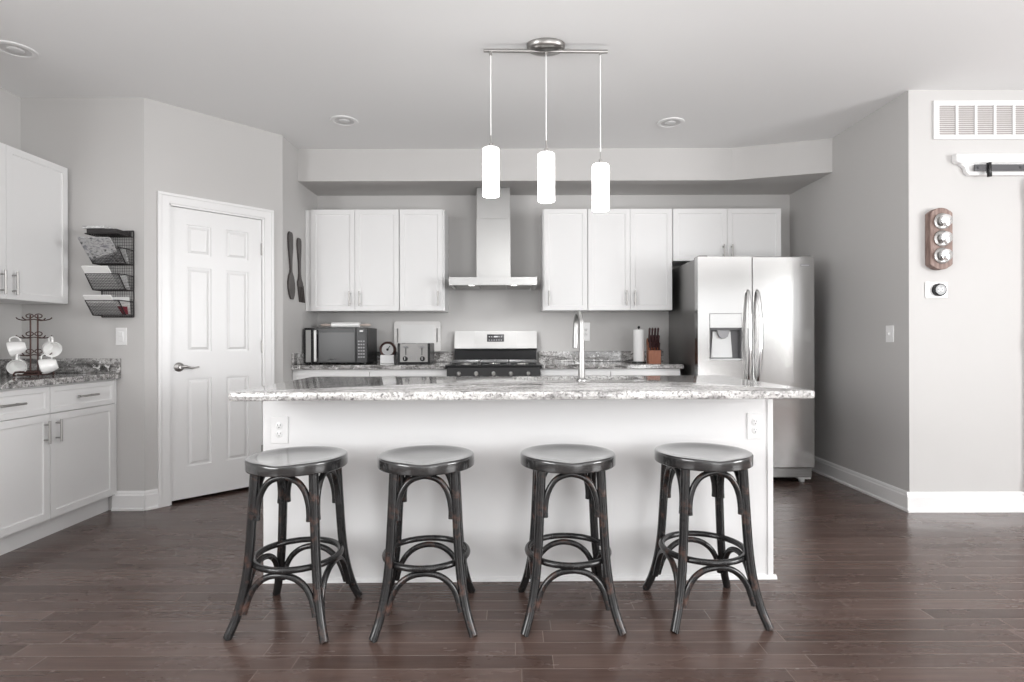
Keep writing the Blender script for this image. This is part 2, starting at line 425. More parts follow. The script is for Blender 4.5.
lathe(bm, [(.032, 0), (.032, .004), (.026, .010), (.012, .014), (.011, .045)], 28, Matrix.Translation((hx, .012, hz)) @ Matrix.Rotation(R(90), 4, 'X'))
tube(bm, spline([(hx, -.032, hz), (hx + .03, -.036, hz + .003), (hx + .07, -.034, hz - .008), (hx + .115, -.032, hz - .002)], 6), [.010] * 8 + [.0085] * 6 + [.006] * 5, 12)
bm.transform(diag); obj('door_handle', bm, 'nickel', dr, world=True)
for z in (.28, 1.08, 1.83):
    bm = nb(); box(bm, DO1 - .022, DO1 - .004, .004, .014, z - .045, z + .045); cyl(bm, (DO1 - .014, .003, z - .047), (DO1 - .014, .003, z + .047), .006, 10)
    bm.transform(diag); obj('hinge', bm, 'nickel', dr, world=True)
bm = nb(); box(bm, DO0 + .012, DO0 + .0165, .008, .04, hz - .03, hz + .03); bm.transform(diag); obj('latch_plate', bm, 'nickel', dr, world=True)

# soffit above the back cabinets
bm = nb(); prism(bm, [(XP, 4.70), (1.87, 4.70), (XR, 4.48), (XR, YB), (XP, YB)], 2.477, H); struct('ceiling_soffit', bm, 'wall')

# baseboards with a small top profile
def baseboard(name, p, q, h=.128):
    p, q = Vector(p), Vector(q); d = (q - p); Ln = d.length; d.normalize(); n = Vector((d.y, -d.x))   # room lies to the right of p->q
    m = Matrix(((d.x, n.x, 0, p.x), (d.y, n.y, 0, p.y), (0, 0, 1, 0), (0, 0, 0, 1)))
    bm = nb(); prism(bm, [(0, 0), (.022, 0), (.022, .012), (.014, .020), (.014, h - .03), (.010, h - .022), (.010, h - .012), (.005, h), (0, h)], 0, Ln, 'YZ')
    bm.transform(m); struct(name, bm, 'trim')
baseboard('baseboard_alcove', (-2.66, YA), (DA.x + .004, YA))
c = diag @ Vector((DO0 - w, 0, 0)); baseboard('baseboard_diagonal', (DA.x, DA.y), (c.x, c.y))
c = diag @ Vector((DO1 + w, 0, 0)); baseboard('baseboard_pantry', (c.x, c.y), (DB.x, DB.y))
baseboard('baseboard_pantry_side', (DB.x, DB.y), (DB.x, 4.56))
baseboard('baseboard_right', (XR, YB), (XR, YR))
baseboard('baseboard_right_front', (XR - .022, YR), (3.348, YR))
baseboard('baseboard_left', (XL, YN), (XL, 1.3))

# ------------------------------------------------------------------ cabinets
def bar_handle(parent, x, z, ln, vertical=True, yf=0):
    bm = nb(); h = ln / 2; s = .032
    if vertical:
        cyl(bm, (x, yf - s, z - h), (x, yf - s, z + h), .0062, 14, .001)
        for k in (-1, 1): cyl(bm, (x, yf, z + k * h * .66), (x, yf - s, z + k * h * .66), .0048, 10)
    else:
        cyl(bm, (x - h, yf - s, z), (x + h, yf - s, z), .0062, 14, .001)
        for k in (-1, 1): cyl(bm, (x + k * h * .66, yf, z), (x + k * h * .66, yf - s, z), .0048, 10)
    return obj('handle', bm, 'nickel', parent)
def shaker(bm, x0, x1, z0, z1, yf, t=.02, fr=.057):
    """panelled front whose face lies at y=yf, facing -y"""
    vs = [bm.verts.new(c) for c in ((x0, yf, z0), (x1, yf, z0), (x1, yf, z1), (x0, yf, z1), (x0, yf + t, z0), (x1, yf + t, z0), (x1, yf + t, z1), (x0, yf + t, z1))]
    f = bm.faces.new(vs[:4]); bm.faces.new(vs[7:3:-1])
    for i in range(4): bm.faces.new((vs[i], vs[i + 4], vs[(i + 1) % 4 + 4], vs[(i + 1) % 4]))
    bm.normal_update(); bmesh.ops.recalc_face_normals(bm, faces=bm.faces[:])
    fr = min(fr, (z1 - z0) * .27)
    bmesh.ops.inset_individual(bm, faces=[f], thickness=fr, depth=0)
    bmesh.ops.inset_individual(bm, faces=[f], thickness=.003, depth=-.005)
    bmesh.ops.inset_individual(bm, faces=[f], thickness=.010, depth=-.0015)
def cabinet(name, label, loc, rz, w, d, h, fronts, toe=0, group=None, cat='cabinet', top_overlay=0):
    """local frame: x 0..w, back at y=0, front at y=-d; fronts: (kind,x0,x1,z0,z1,handle) handle=(x,z,len,vertical)"""
    t = thing(name, label, cat, loc, rz, group)
    bm = nb(); g = .0015
    box(bm, 0, w, -(d - .021), 0, toe, h)
    if toe: box(bm, 0, w, -(d - .055), 0, 0, toe)
    obj('body', bm, 'cab', t)
    if toe and rz and w > 1: bm = nb(); box(bm, fronts[1][2] + .002, w, -d, -(d - .03), toe, h); obj('filler', bm, 'cab', t)
    for (kind, x0, x1, z0, z1, hd) in fronts:
        bm = nb(); shaker(bm, x0 + g, x1 - g, z0 + g, z1 - g, -d)
        o = obj(kind, bm, 'cab', t)
        if hd: bar_handle(o, hd[0], hd[1], hd[2], hd[3], -d)
    return t
UZ0, UH = 1.386, .885
gb = 'white upper cabinets on the back wall'
# left of the hood: unit against the pantry wall and single-door unit
cabinet('wall_cabinet', 'white double-door wall cabinet above the microwave', (XP + .003, YB, UZ0), 0, .825, .33, UH,
        [('door', .055, .438, 0, UH, (.395, .105, .13, True)), ('door', .438, .823, 0, UH, (.482, .105, .13, True))], group=gb)
cabinet('wall_cabinet', 'white single-door wall cabinet just left of the range hood', (-.981, YB, UZ0), 0, .392, .33, UH,
        [('door', .003, .378, 0, UH, (.340, .105, .13, True))], group=gb)
cabinet('wall_cabinet', 'white single-door wall cabinet just right of the range hood', (.270, YB, UZ0), 0, .392, .33, UH,
        [('door', .012, .390, 0, UH, (.052, .105, .13, True))], group=gb)
cabinet('wall_cabinet', 'white double-door wall cabinet above the paper towel and knife block', (.663, YB, UZ0), 0, .738, .33, UH,
        [('door', .002, .370, 0, UH, (.333, .105, .13, True)), ('door', .370, .736, 0, UH, (.407, .105, .13, True))], group=gb)
cabinet('wall_cabinet', 'short white double-door cabinet above the refrigerator', (1.403, YB, 1.815), 0, .951, .33, .456,
        [('door', .004, .476, 0, .456, (.440, .085, .11, True)), ('door', .476, .947, 0, .456, (.512, .085, .11, True))], group=gb)
# left wall: fronts face +x
gl = 'white upper cabinets on the left wall'
cabinet('wall_cabinet', 'white upper cabinet on left wall at the frame edge, mostly cropped', (XL, 2.325, 1.372), R(90), .45, .33, .9,
        [('door', .002, .448, 0, .9, (.05, .11, .14, True))], group=gl)
cabinet('wall_cabinet', 'white upper cabinet on left wall beside the wall file rack', (XL, 2.777, 1.372), R(90), .90, .33, .9,
        [('door', .002, .451, 0, .9, (.412, .095, .14, True)), ('door', .451, .900, 0, .9, (.490, .095, .14, True))], group=gl)
g2 = 'white base cabinets'
cabinet('base_cabinet', 'white base cabinet on left wall under the mug tree, two drawers above two doors', (XL + .005, 2.635, 0), R(90), 1.06, .63, .876,
        [('drawer', .002, .529, .715, .868, (.265, .792, .15, False)), ('drawer', .531, 1.045, .715, .868, (.788, .792, .15, False)),
         ('door', .002, .529, .112, .712, (.490, .612, .13, True)), ('door', .531, 1.045, .112, .712, (.571, .612, .13, True))], toe=.10, group=g2)
cabinet('base_cabinet', 'white base cabinet on left wall nearest the camera, cropped by the frame', (XL + .005, 1.735, 0), R(90), .898, .63, .876,
        [('drawer', .002, .896, .715, .868, (.45, .792, .15, False)), ('door', .002, .448, .112, .712, (.41, .60, .16, True)), ('door', .45, .896, .112, .712, (.49, .60, .16, True))], toe=.10, group=g2)
RX0, RX1 = -.531, .231
RS = .012          # the back run stands a touch higher
def basecab(label, x0, x1, n):
    w_ = x1 - x0; fr = []
    for i in range(n):
        a, b = w_ / n * i, w_ / n * (i + 1)
        fr += [('drawer', a + .002, b - .002, .715, .868, ((a + b) / 2, .792, .13, False)),
               ('door', a + .002, b - .002, .112, .712, ((b - .04) if i % 2 == 0 else (a + .04), .62, .13, True))]
    cabinet('base_cabinet', label, (x0, YB - .005, 0), 0, w_, .605, .876 + RS, fr, toe=.10, group=g2)
basecab('white base cabinet under the microwave and toaster', XP + .003, RX0 - .003, 2)
basecab('white base cabinet between the range and the refrigerator', RX1 + .003, 1.385, 2)

# counters: slab and backsplash
def counter(name, label, slab, splash, m='granite2', up=0):
    t = thing(name, label, 'countertop', ((slab[0] + slab[1]) / 2, (slab[2] + slab[3]) / 2, .878))
    bm = nb(); box(bm, *slab, .8775 + up, .914 + up, .006, 3); obj('slab', bm, m, t, world=True)
    for s in splash:
        bm = nb(); box(bm, *s, .9145 + up, 1.012 + up, .003, 2); obj('backsplash', bm, m, t, world=True)
counter('countertop', 'grey and white granite counter under the microwave and toaster', (XP + .002, RX0 - .014, YB - .635, YB - .001), [(XP + .022, RX0 - .014, YB - .021, YB - .001), (XP + .002, XP + .021, YB - .62, YB - .001)], up=RS)
counter('countertop', 'grey and white granite counter between the range and the refrigerator', (RX1 + .014, 1.405, YB - .635, YB - .001), [(RX1 + .014, 1.405, YB - .021, YB - .001)], up=RS)
counter('countertop', 'streaked granite counter on the left wall under the mug tree', (XL + .001, XL + .665, 1.72, YA - .001), [(XL + .022, XL + .665, YA - .021, YA - .001), (XL + .001, XL + .021, 1.72, YA - .001)])

# ------------------------------------------------------------------ island
IX0, IX1, IY0, IY1 = -1.160, 1.224, 2.60, 3.24
isl = thing('kitchen_island', 'long white kitchen island behind the four bar stools', 'kitchen island', ((IX0 + IX1) / 2, (IY0 + IY1) / 2, 0))
bm = nb(); slab_hole(bm, IX0, IX1, IY0, IY1, .0, .876, [(-.01, .73, 2.88, 3.225)], pocket=.26); obj('body', bm, 'island', isl, world=True)
bm = nb(); box(bm, IX1 - .024, IX1 + .003, IY0 - .006, IY0 + .02, .001, .8755, .002); obj('corner_trim', bm, 'island', isl, world=True)
bm = nb(); prism(bm, [(0, 0), (-.016, 0), (-.014, .010), (-.006, .017), (0, .018)], IX0 - .002, IX1 + .016, 'YZ'); bm.transform(Matrix.Translation((0, IY0 - .0005, 0))); obj('shoe_moulding', bm, 'island', isl, world=True)
for i in range(4):
    wd = (IX1 - IX0) / 4; bm = nb(); x0 = -IX1 + wd * i
    shaker(bm, x0 + .003, x0 + wd - .003, .11, .86, -(IY1 + .02))
    bm.transform(Matrix.Rotation(PI, 4, 'Z')); o = obj('door', bm, 'island', isl, world=True)
ct = thing('countertop', 'long white and grey granite slab on the kitchen island', 'countertop', ((IX0 + IX1) / 2, 2.79, .878))
def round_rect(x0, x1, y0, y1, r, n=6):
    out = []
    for cx, cy, a in ((x1 - r, y1 - r, 0), (x0 + r, y1 - r, 90), (x0 + r, y0 + r, 180), (x1 - r, y0 + r, 270)):
        for k in range(n + 1): out.append((cx + r * math.cos(R(a + 90 * k / n)), cy + r * math.sin(R(a + 90 * k / n))))
    return out
bm = nb(); CX0, CX1, CY0, CY1 = -1.168, 1.254, 2.268, 3.272
# ring of outline verts bridged to the sink cut-out
outer = round_rect(CX0, CX1, CY0, CY1, .03); hole = [(.71, 3.2), (.01, 3.2), (.01, 2.915), (.71, 2.915)]
def ring_slab(bm, outer, hole, z0, z1, bev):
    n = len(outer); k = n // 4; prof = [(0, z0 + bev), (bev * .3, z0 + bev * .3), (bev, z0)]
    def ins(p, d):
        cx, cy = (CX0 + CX1) / 2, (CY0 + CY1) / 2
        return (p[0] - math.copysign(d, p[0] - cx), p[1] - math.copysign(d, p[1] - cy))
    levels = [(bev, z0), (bev * .3, z0 + bev * .3), (0, z0 + bev), (0, z1 - bev), (bev * .3, z1 - bev * .3), (bev, z1)]
    rings = [[bm.verts.new((*ins(p, d), z)) for p in outer] for d, z in levels]
    for A, B in zip(rings, rings[1:]):
        for i in range(n):
            f = bm.faces.new((A[i], A[(i + 1) % n], B[(i + 1) % n], B[i])); f.smooth = True
    for ring, z in ((rings[0], z0), (rings[-1], z1)):
        hv = [bm.verts.new((*h, z)) for h in hole]
        for s in range(4):
            arc = ring[s * k:(s + 1) * k]; bm.faces.new(arc + [hv[s]])
            bm.faces.new((arc[-1], ring[((s + 1) * k) % n], hv[(s + 1) % 4], hv[s]))
        if z == z0: h0 = hv
        else: h1 = hv
    for s in range(4): bm.faces.new((h0[s], h0[(s + 1) % 4], h1[(s + 1) % 4], h1[s]))
ring_slab(bm, outer, hole, .8775, .914, .010)
obj('slab', bm, 'granite', ct, world=True)
# sink
sk = thing('kitchen_sink', 'steel undermount sink set in the island counter behind the faucet', 'sink', (.36, 3.06, .68))
bm = nb()
def basin(x0, x1):
    o = [round_rect(x0, x1, 2.905, 3.21, .03), round_rect(x0 + .012, x1 - .012, 2.917, 3.198, .05), round_rect(x0 + .03, x1 - .03, 2.935, 3.18, .05)]
    zs = [.876, .70, .68]
    rg = [[bm.verts.new((*p, z)) for p in q_] for q_, z in zip(o, zs)]
    n = len(rg[0])
    for A, B in zip(rg, rg[1:]):
        for i in range(n): bm.faces.new((A[i], A[(i + 1) % n], B[(i + 1) % n], B[i])).smooth = True
    bm.faces.new(rg[-1])
basin(.002, .355); basin(.365, .718); box(bm, .352, .368, 2.91, 3.205, .80, .872, .003)
ob = obj('basin', bm, 'sink_steel', sk, world=True)
for x_ in (.18, .54):
    bm = nb(); lathe(bm, [(.04, 0), (.04, .003), (.03, .004), (.028, .001)], 20, Matrix.Translation((x_, 3.06, .681))); obj('drain', bm, 'chrome', sk, world=True)
# faucet
fx, fy, fz = .362, 2.862, .9145
fa = thing('faucet', 'tall chrome gooseneck faucet standing on the kitchen island', 'faucet', (fx, fy, fz))
bm = nb(); lathe(bm, [(.028, 0), (.028, .006), (.022, .012), (.0175, .02), (.0175, .14), (.015, .15)], 24); obj('base', bm, 'faucet', fa)
bm = nb(); arc = [(0, 0, .14), (0, 0, .27)] + [(-.010 * (1 - math.cos(a)) * .5, .075 - .075 * math.cos(a), .285 + .07 * math.sin(a)) for a in [PI * k / 8 for k in range(9)]] + [(-.011, .15, .245)]
tube(bm, spline(arc, 4), .0135, 14); obj('spout', bm, 'faucet', fa)
bm = nb(); cyl(bm, (-.011, .15, .25), (-.013, .152, .165), .015, 18, .003); obj('spray_head', bm, 'faucet', fa)
bm = nb(); cyl(bm, (-.012, 0, .09), (-.034, 0, .09), .012, 14); tube(bm, spline([(-.030, .01, .09), (-.034, .03, .10), (-.036, .05, .135)], 5), .005, 10); obj('lever', bm, 'faucet', fa)

# outlets and switches (built facing -y, at the wall face)
def wall_plate(name, label, cat, px, py, pz, rz, kind, w=.073, h=.115, group=None):
    t = thing(name, label, cat, (px, py, pz), rz, group)
    bm = nb(); box(bm, -w / 2, w / 2, -.006, 0, -h / 2, h / 2, .002); obj('cover_plate', bm, 'plate', t)
    if kind == 'outlet':
        for s in (-1, 1):
            bm = nb(); zc = s * .0195
            lathe(bm, [(.0165, 0), (.0165, .0022), (.015, .003)], 24, Matrix.Translation((0, -.006, zc)) @ Matrix.Rotation(R(90), 4, 'X'))
            f = obj('receptacle', bm, 'plate', t)
            bm = nb(); box(bm, -.0075, -.0055, -.0095, -.0085, zc + .001, zc + .009); box(bm, .0055, .0075, -.0095, -.0085, zc + .001, zc + .008); cyl(bm, (0, -.0085, zc - .007), (0, -.0095, zc - .007), .0025, 10)
            obj('slot', bm, 'slot', f)
    elif kind == 'rocker':
        bm = nb(); box(bm, -.0165, .0165, -.010, -.005, -.033, .033, .002); box(bm, -.0145, .0145, -.013, -.008, .0, .03, .002); obj('rocker', bm, 'plate', t)
    else:
        bm = nb(); box(bm, -.005, .005, -.018, -.004, -.006, .012, .002); obj('toggle', bm, 'plate', t)
        bm = nb(); box(bm, -.012, .012, -.0068, -.004, -.022, .022); obj('switch_surround', bm, 'plate', t)
    return t
wall_plate('power_outlet', 'white outlet at the left end of the kitchen island panel', 'outlet', -1.083, IY0 - .0002, .709, 0, 'outlet', .080, .125, 'outlets on the island')
wall_plate('power_outlet', 'white outlet at the right end of the kitchen island panel', 'outlet', 1.142, IY0 - .0002, .717, 0, 'outlet', .073, .122, 'outlets on the island')
wall_plate('power_outlet', 'white outlet on the back wall just behind the faucet', 'outlet', .690, YB - .0002, 1.205, 0, 'outlet', .073, .17)
wall_plate('light_switch', 'white light switch under the wall file rack', 'light switch', -2.602, YA - .0002, 1.157, 0, 'rocker')
wall_plate('light_switch', 'white light switch on the right wall beside the refrigerator', 'light switch', XR - .0002, 3.80, 1.162, R(-90), 'toggle', .075, .115)

# the island stands a degree off square: turn it with all that is fixed to it
def yaw(o, piv, a):
    o.location = Vector(piv) + Matrix.Rotation(a, 3, 'Z') @ (Vector(o.location) - Vector(piv)); o.rotation_euler.z += a
for o in [isl, ct, sk, fa] + [o for o in C.objects if o.get('group') == 'outlets on the island']: yaw(o, (.03, 2.6, 0), R(.75))

# ------------------------------------------------------------------ bar stools
def build_stool(label):
    t = thing('bar_stool', label, 'bar stool', group='black bentwood bar stools along the island')
    # seat: dished disc with a soft saddle
    bm = nb(); prof = [(.001, .6135), (.183, .6135), (.1930, .6145), (.1950, .6165), (.1955, .619), (.1955, .650), (.1950, .6545), (.1930, .6575), (.190, .6588), (.184, .659), (.172, .6582), (.155, .6555), (.13, .651), (.10, .648), (.06, .6465), (.02, .646), (.001, .646)]
    vs = lathe(bm, prof, 72)
    for v in vs:
        r = math.hypot(v.co.x, v.co.y)
        if v.co.z > .643 and r > .1:
            a = math.atan2(v.co.x, -v.co.y); k = math.exp(-(a / .30) ** 2)
            v.co.z -= .006 * k * min(1, (r - .1) / .06)
    obj('seat', bm, 'seat', t)
    def leg_path(sx, sy):
        return spline([(sx * .117, sy * .117, .612), (sx * .124, sy * .124, .45), (sx * .133, sy * .133, .28), (sx * .145, sy * .145, .17), (sx * .164, sy * .164, .075), (sx * .187, sy * .187, .004)], 6)
    for sx in (-1, 1):
        for sy in (-1, 1):
            bm = nb(); p = leg_path(sx, sy); n = len(p)
            tube(bm, p, [.0185 - .0020 * (i / n) for i in range(n)], 14)
            for v in bm.verts:
                if v.co.z < .008: v.co.z = max(v.co.z * .2, 0.0)
            obj('leg', bm, 'stool', t)
    bm = nb(); tube(bm, [(.1665 * math.cos(2 * PI * k / 48), .1665 * math.sin(2 * PI * k / 48), .255) for k in range(48)], .0125, 12, True); obj('footrest_ring', bm, 'stool', t)
    for k in range(4):
        rot = Matrix.Rotation(R(90 * k), 4, 'Z')
        bm = nb(); y = -.123
        pts = [(-.104, y - .004, .430), (-.104, y - .002, .462), (-.098, y, .505), (-.082, y + .001, .548), (-.052, y + .001, .582), (0, y + .001, .597)]
        pts += [(-a, b, c) for a, b, c in reversed(pts[:-1])]
        tube(bm, spline(pts, 5), .0122, 12); bm.transform(rot); obj('upper_arch', bm, 'stool', t)
        bm = nb()
        pts = [(-.140, -.158, .082), (-.133, -.154, .112), (-.118, -.150, .155), (-.092, -.149, .194), (-.052, -.151, .222), (0, -.153, .232)]
        pts += [(-a, b, c) for a, b, c in reversed(pts[:-1])]
        tube(bm, spline(pts, 5), .0122, 12); bm.transform(rot); obj('lower_arch', bm, 'stool', t)
    return t
st = build_stool('worn black bentwood bar stool at the far left of the island')
st.location = (-.874, 2.262, 0); st.rotation_euler.z = R(-4)
dup(st, (-.352, 2.275, 0), R(5), 'worn black bentwood bar stool second from left, directly below the toaster')
dup(st, (.229, 2.300, 0), R(1), 'worn black bentwood bar stool third from left, in front of the faucet')
dup(st, (.797, 2.325, 0), R(3), 'worn black bentwood bar stool at the far right, beside the right island outlet')

# ------------------------------------------------------------------ refrigerator
FX0, FX1, FYF = 1.447, 2.357, 4.320
fr = thing('refrigerator', 'stainless side-by-side refrigerator with an ice dispenser', 'refrigerator', ((FX0 + FX1) / 2, 4.7, 0))
bm = nb(); box(bm, FX0 + .004, FX1 - .004, FYF + .085, YB - .03, .03, 1.765, .006); obj('body', bm, 'steel_side', fr, world=True)
DX = FX0 + .423; z0, z1 = .125, 1.772
bm = nb()
hole_ = (1.537, 1.789, .966, 1.33)
mt = Matrix.Translation((0, FYF, 0)) @ XZ   # (x, z, depth) -> upright, +depth towards -y
slab_hole(bm, FX0, DX - .003, z0, z1, -.075, 0, [hole_], pocket=.06, mtx=mt)
ld = obj('freezer_door', bm, 'steel', fr, world=True)
bm = nb(); box(bm, DX + .003, FX1, FYF, FYF + .075, z0, z1, .006, 3); rd = obj('fridge_door', bm, 'steel', fr, world=True)
bm = nb(); box(bm, hole_[0] + .001, hole_[1] - .001, FYF - .004, FYF + .05, 1.215, 1.329, .004); obj('dispenser_panel', bm, 'steel', ld, world=True)
M['disp'] = mat('dispenser_recess', (.12, .12, .125), .35)
bm = nb(); box(bm, hole_[0] + .001, hole_[1] - .001, FYF + .052, FYF + .058, .968, 1.214); box(bm, hole_[0] + .001, hole_[0] + .008, FYF + .001, FYF + .058, .968, 1.214); box(bm, hole_[1] - .008, hole_[1] - .001, FYF + .001, FYF + .058, .968, 1.214)
box(bm, hole_[0] + .001, hole_[1] - .001, FYF + .001, FYF + .05, 1.205, 1.214)
obj('dispenser_recess', bm, 'disp', ld, world=True)
M['light_grey'] = mat('light_grey_plastic', (.62, .63, .63), .3)
bm = nb(); prism(bm, [(1.56, .985), (1.73, .985), (1.715, 1.19), (1.575, 1.19)], FYF + .035, FYF + .051, 'XZ', .002); obj('dispenser_paddle', bm, 'light_grey', ld, world=True)
bm = nb(); prism(bm, [(1.60, 1.20), (1.70, 1.20), (1.685, 1.15), (1.66, 1.135), (1.635, 1.135), (1.615, 1.15)], FYF + .008, FYF + .034, 'XZ', .003); obj('dispenser_spout', bm, 'grey', ld, world=True)
bm = nb(); box(bm, hole_[0] + .001, hole_[1] - .001, FYF - .006, FYF + .05, .967, .978, .002); obj('drip_tray', bm, 'light_grey', ld, world=True)
for (hx_, dr_) in ((DX - .040, ld), (DX + .040, rd)):
    bm = nb(); sg = -1 if dr_ is ld else 1
    p = spline([(hx_ - sg * .005, FYF + .002, .80), (hx_ - sg * .003, FYF - .028, .835), (hx_ + sg * .0, FYF - .052, .98), (hx_ + sg * .004, FYF - .060, 1.15), (hx_ + sg * .0, FYF - .052, 1.32), (hx_ - sg * .003, FYF - .028, 1.475), (hx_ - sg * .005, FYF + .002, 1.51)], 6)
    n = len(p); tube(bm, p, [.010 + .006 * math.sin(PI * i / (n - 1)) for i in range(n)], 14); obj('handle', bm, 'chrome', dr_, world=True)
bm = nb(); box(bm, FX0 + .01, FX1 - .01, FYF + .03, FYF + .09, .045, .118, .003)
for i in range(5): box(bm, FX0 + .03, FX1 - .03, FYF + .024, FYF + .032, .056 + i * .012, .061 + i * .012)
obj('base_grille', bm, 'steel_side', fr, world=True)
for x_ in (FX0 + .06, FX1 - .06):
    bm = nb(); cyl(bm, (x_, FYF + .09, 0), (x_, FYF + .09, .03), .022, 16, .002); box(bm, x_ - .05, x_ + .05, FYF + .04, FYF + .1, .028, .046, .003); obj('foot', bm, 'light_grey', fr, world=True)
for x_ in (FX0 + .05, FX1 - .05):
    bm = nb(); box(bm, x_ - .035, x_ + .035, FYF + .02, FYF + .14, 1.765, 1.785, .006); obj('hinge_cover', bm, 'steel_side', fr, world=True)
bm = nb(); box(bm, 2.245, 2.317, FYF - .0025, FYF + .001, 1.695, 1.710, .001); obj('badge', bm, 'grey', rd, world=True)
bm = nb()
for i in range(9): box(bm, 2.251 + i * .0070, 2.2545 + i * .0070, FYF - .0032, FYF - .002, 1.6995, 1.7055)
obj('badge_marks', bm, 'mark', rd, world=True)

# ------------------------------------------------------------------ range and hood
rg = thing('range', 'stainless gas range with black cooktop between the back counters', 'stove', ((RX0 + RX1) / 2, 4.85, 0))
bm = nb(); box(bm, RX0, RX1, 4.54, YB - .02, .06, .905, .003); obj('body', bm, 'steel_side', rg, world=True)
bm = nb(); box(bm, RX0 + .002, RX1 - .002, 4.492, 4.54, .17, .80, .006); od = obj('oven_door', bm, 'steel', rg, world=True)
bm = nb(); box(bm, RX0 + .13, RX1 - .13, 4.489, 4.4935, .32, .62, .001); obj('oven_window', bm, 'blackglass', od, world=True)
bm = nb(); cyl(bm, (RX0 + .06, 4.455, .755), (RX1 - .06, 4.455, .755), .011, 16, .002); cyl(bm, (RX0 + .09, 4.455, .755), (RX0 + .09, 4.493, .755), .008); cyl(bm, (RX1 - .09, 4.455, .755), (RX1 - .09, 4.493, .755), .008); obj('handle', bm, 'chrome', od, world=True)
bm = nb(); box(bm, RX0 + .002, RX1 - .002, 4.50, 4.54, .06, .165, .004); obj('drawer', bm, 'steel', rg, world=True)
bm = nb(); prism(bm, [(4.485, .808), (4.54, .808), (4.54, .905), (4.505, .905)], RX0 + .001, RX1 - .001, 'YZ', .002); cp = obj('control_panel', bm, 'black', rg, world=True)
for i in range(5):
    x_ = RX0 + .10 + i * (.762 - .2) / 4
    bm = nb(); lathe(bm, [(.018, 0), (.018, .008), (.014, .012), (.013, .028), (.010, .031)], 20, Matrix.Translation((x_, 4.495, .856)) @ Matrix.Rotation(R(84), 4, 'X')); box(bm, x_ - .003, x_ + .003, 4.458, 4.470, .842, .870)
    obj('knob', bm, 'nickel', cp, world=True)
bm = nb(); box(bm, RX0 - .012, RX1 + .012, 4.50, 5.07, .905, .925, .005); obj('cooktop', bm, 'black', rg, world=True)
for i in range(3):
    xa = RX0 + .02 + i * .243; xb = xa + .236; bm = nb(); zg0, zg1 = .942, .953
    for y_ in (4.55, 4.645, 4.74, 4.835, 4.93, 5.02): box(bm, xa, xb, y_ - .005, y_ + .005, zg0, zg1, .002, 1)
    for x_ in (xa + .005, (xa + xb) / 2, xb - .005): box(bm, x_ - .005, x_ + .005, 4.545, 5.025, zg0, zg1 - .001, .002, 1)
    for x_ in (xa + .006, xb - .006):
        for y_ in (4.552, 5.018): box(bm, x_ - .006, x_ + .006, y_ - .006, y_ + .006, .924, zg0 + .003)
    obj('grate', bm, 'iron', rg, world=True)
for (x_, y_) in ((RX0 + .14, 4.67), (RX0 + .14, 4.91), (RX1 - .14, 4.67), (RX1 - .14, 4.91), ((RX0 + RX1) / 2, 4.79)):
    bm = nb(); lathe(bm, [(.05, .924), (.045, .930), (.035, .931), (.035, .938), (.028, .940)], 20, Matrix.Translation((x_, y_, 0))); obj('burner', bm, 'nickel', rg, world=True)
bm = nb(); box(bm, RX0 + .006, RX1 - .006, 5.075, 5.147, .90, 1.035, .003); obj('backguard_base', bm, 'black', rg, world=True)
bm = nb()   # sloped console with two vertical creases
xm = (RX0 + RX1) / 2; zt, zb = 1.212, 1.035
cols = [(RX0 + .004, 5.075), (RX0 + .19, 5.055), (RX1 - .19, 5.055), (RX1 - .004, 5.075)]
F = [[bm.verts.new((x_, y_ + .0, zb + .018)) for x_, y_ in cols], [bm.verts.new((x_, y_ + .028, zt)) for x_, y_ in cols]]
Bk = [[bm.verts.new((x_, 5.148, zb)) for x_, y_ in cols], [bm.verts.new((x_, 5.148, zt)) for x_, y_ in cols]]
Fb = [bm.verts.new((x_, y_ + .015, zb)) for x_, y_ in cols]
for i in range(3):
    bm.faces.new((F[0][i], F[0][i + 1], F[1][i + 1], F[1][i])); bm.faces.new((Fb[i], Fb[i + 1], F[0][i + 1], F[0][i])); bm.faces.new((F[1][i], F[1][i + 1], Bk[1][i + 1], Bk[1][i]))
    bm.faces.new((Bk[1][i], Bk[1][i + 1], Bk[0][i + 1], Bk[0][i])); bm.faces.new((Bk[0][i], Bk[0][i + 1], Fb[i + 1], Fb[i]))
for i in (0, 3): bm.faces.new((Fb[i], F[0][i], F[1][i], Bk[1][i], Bk[0][i]))
bgd = obj('backguard', bm, 'hood_steel', rg, world=True)
tilt = Matrix.Translation((xm, 5.055, zb + .018)) @ Matrix.Rotation(math.atan2(-.028, .159), 4, 'X')
bm = nb(); box(bm, -.078, .078, -.004, .004, .062, .130, .002); bm.transform(tilt); obj('display', bm, 'screen', bgd, world=True)
bm = nb()
for i in range(6):
    for j in range(2): box(bm, -.062 + i * .022, -.052 + i * .022, -.0048, -.003, .074 + j * .030, .079 + j * .030)
box(bm, -.014, .02, -.0048, -.003, .102, .114); bm.transform(tilt); obj('display_marks', bm, 'mark', bgd, world=True)

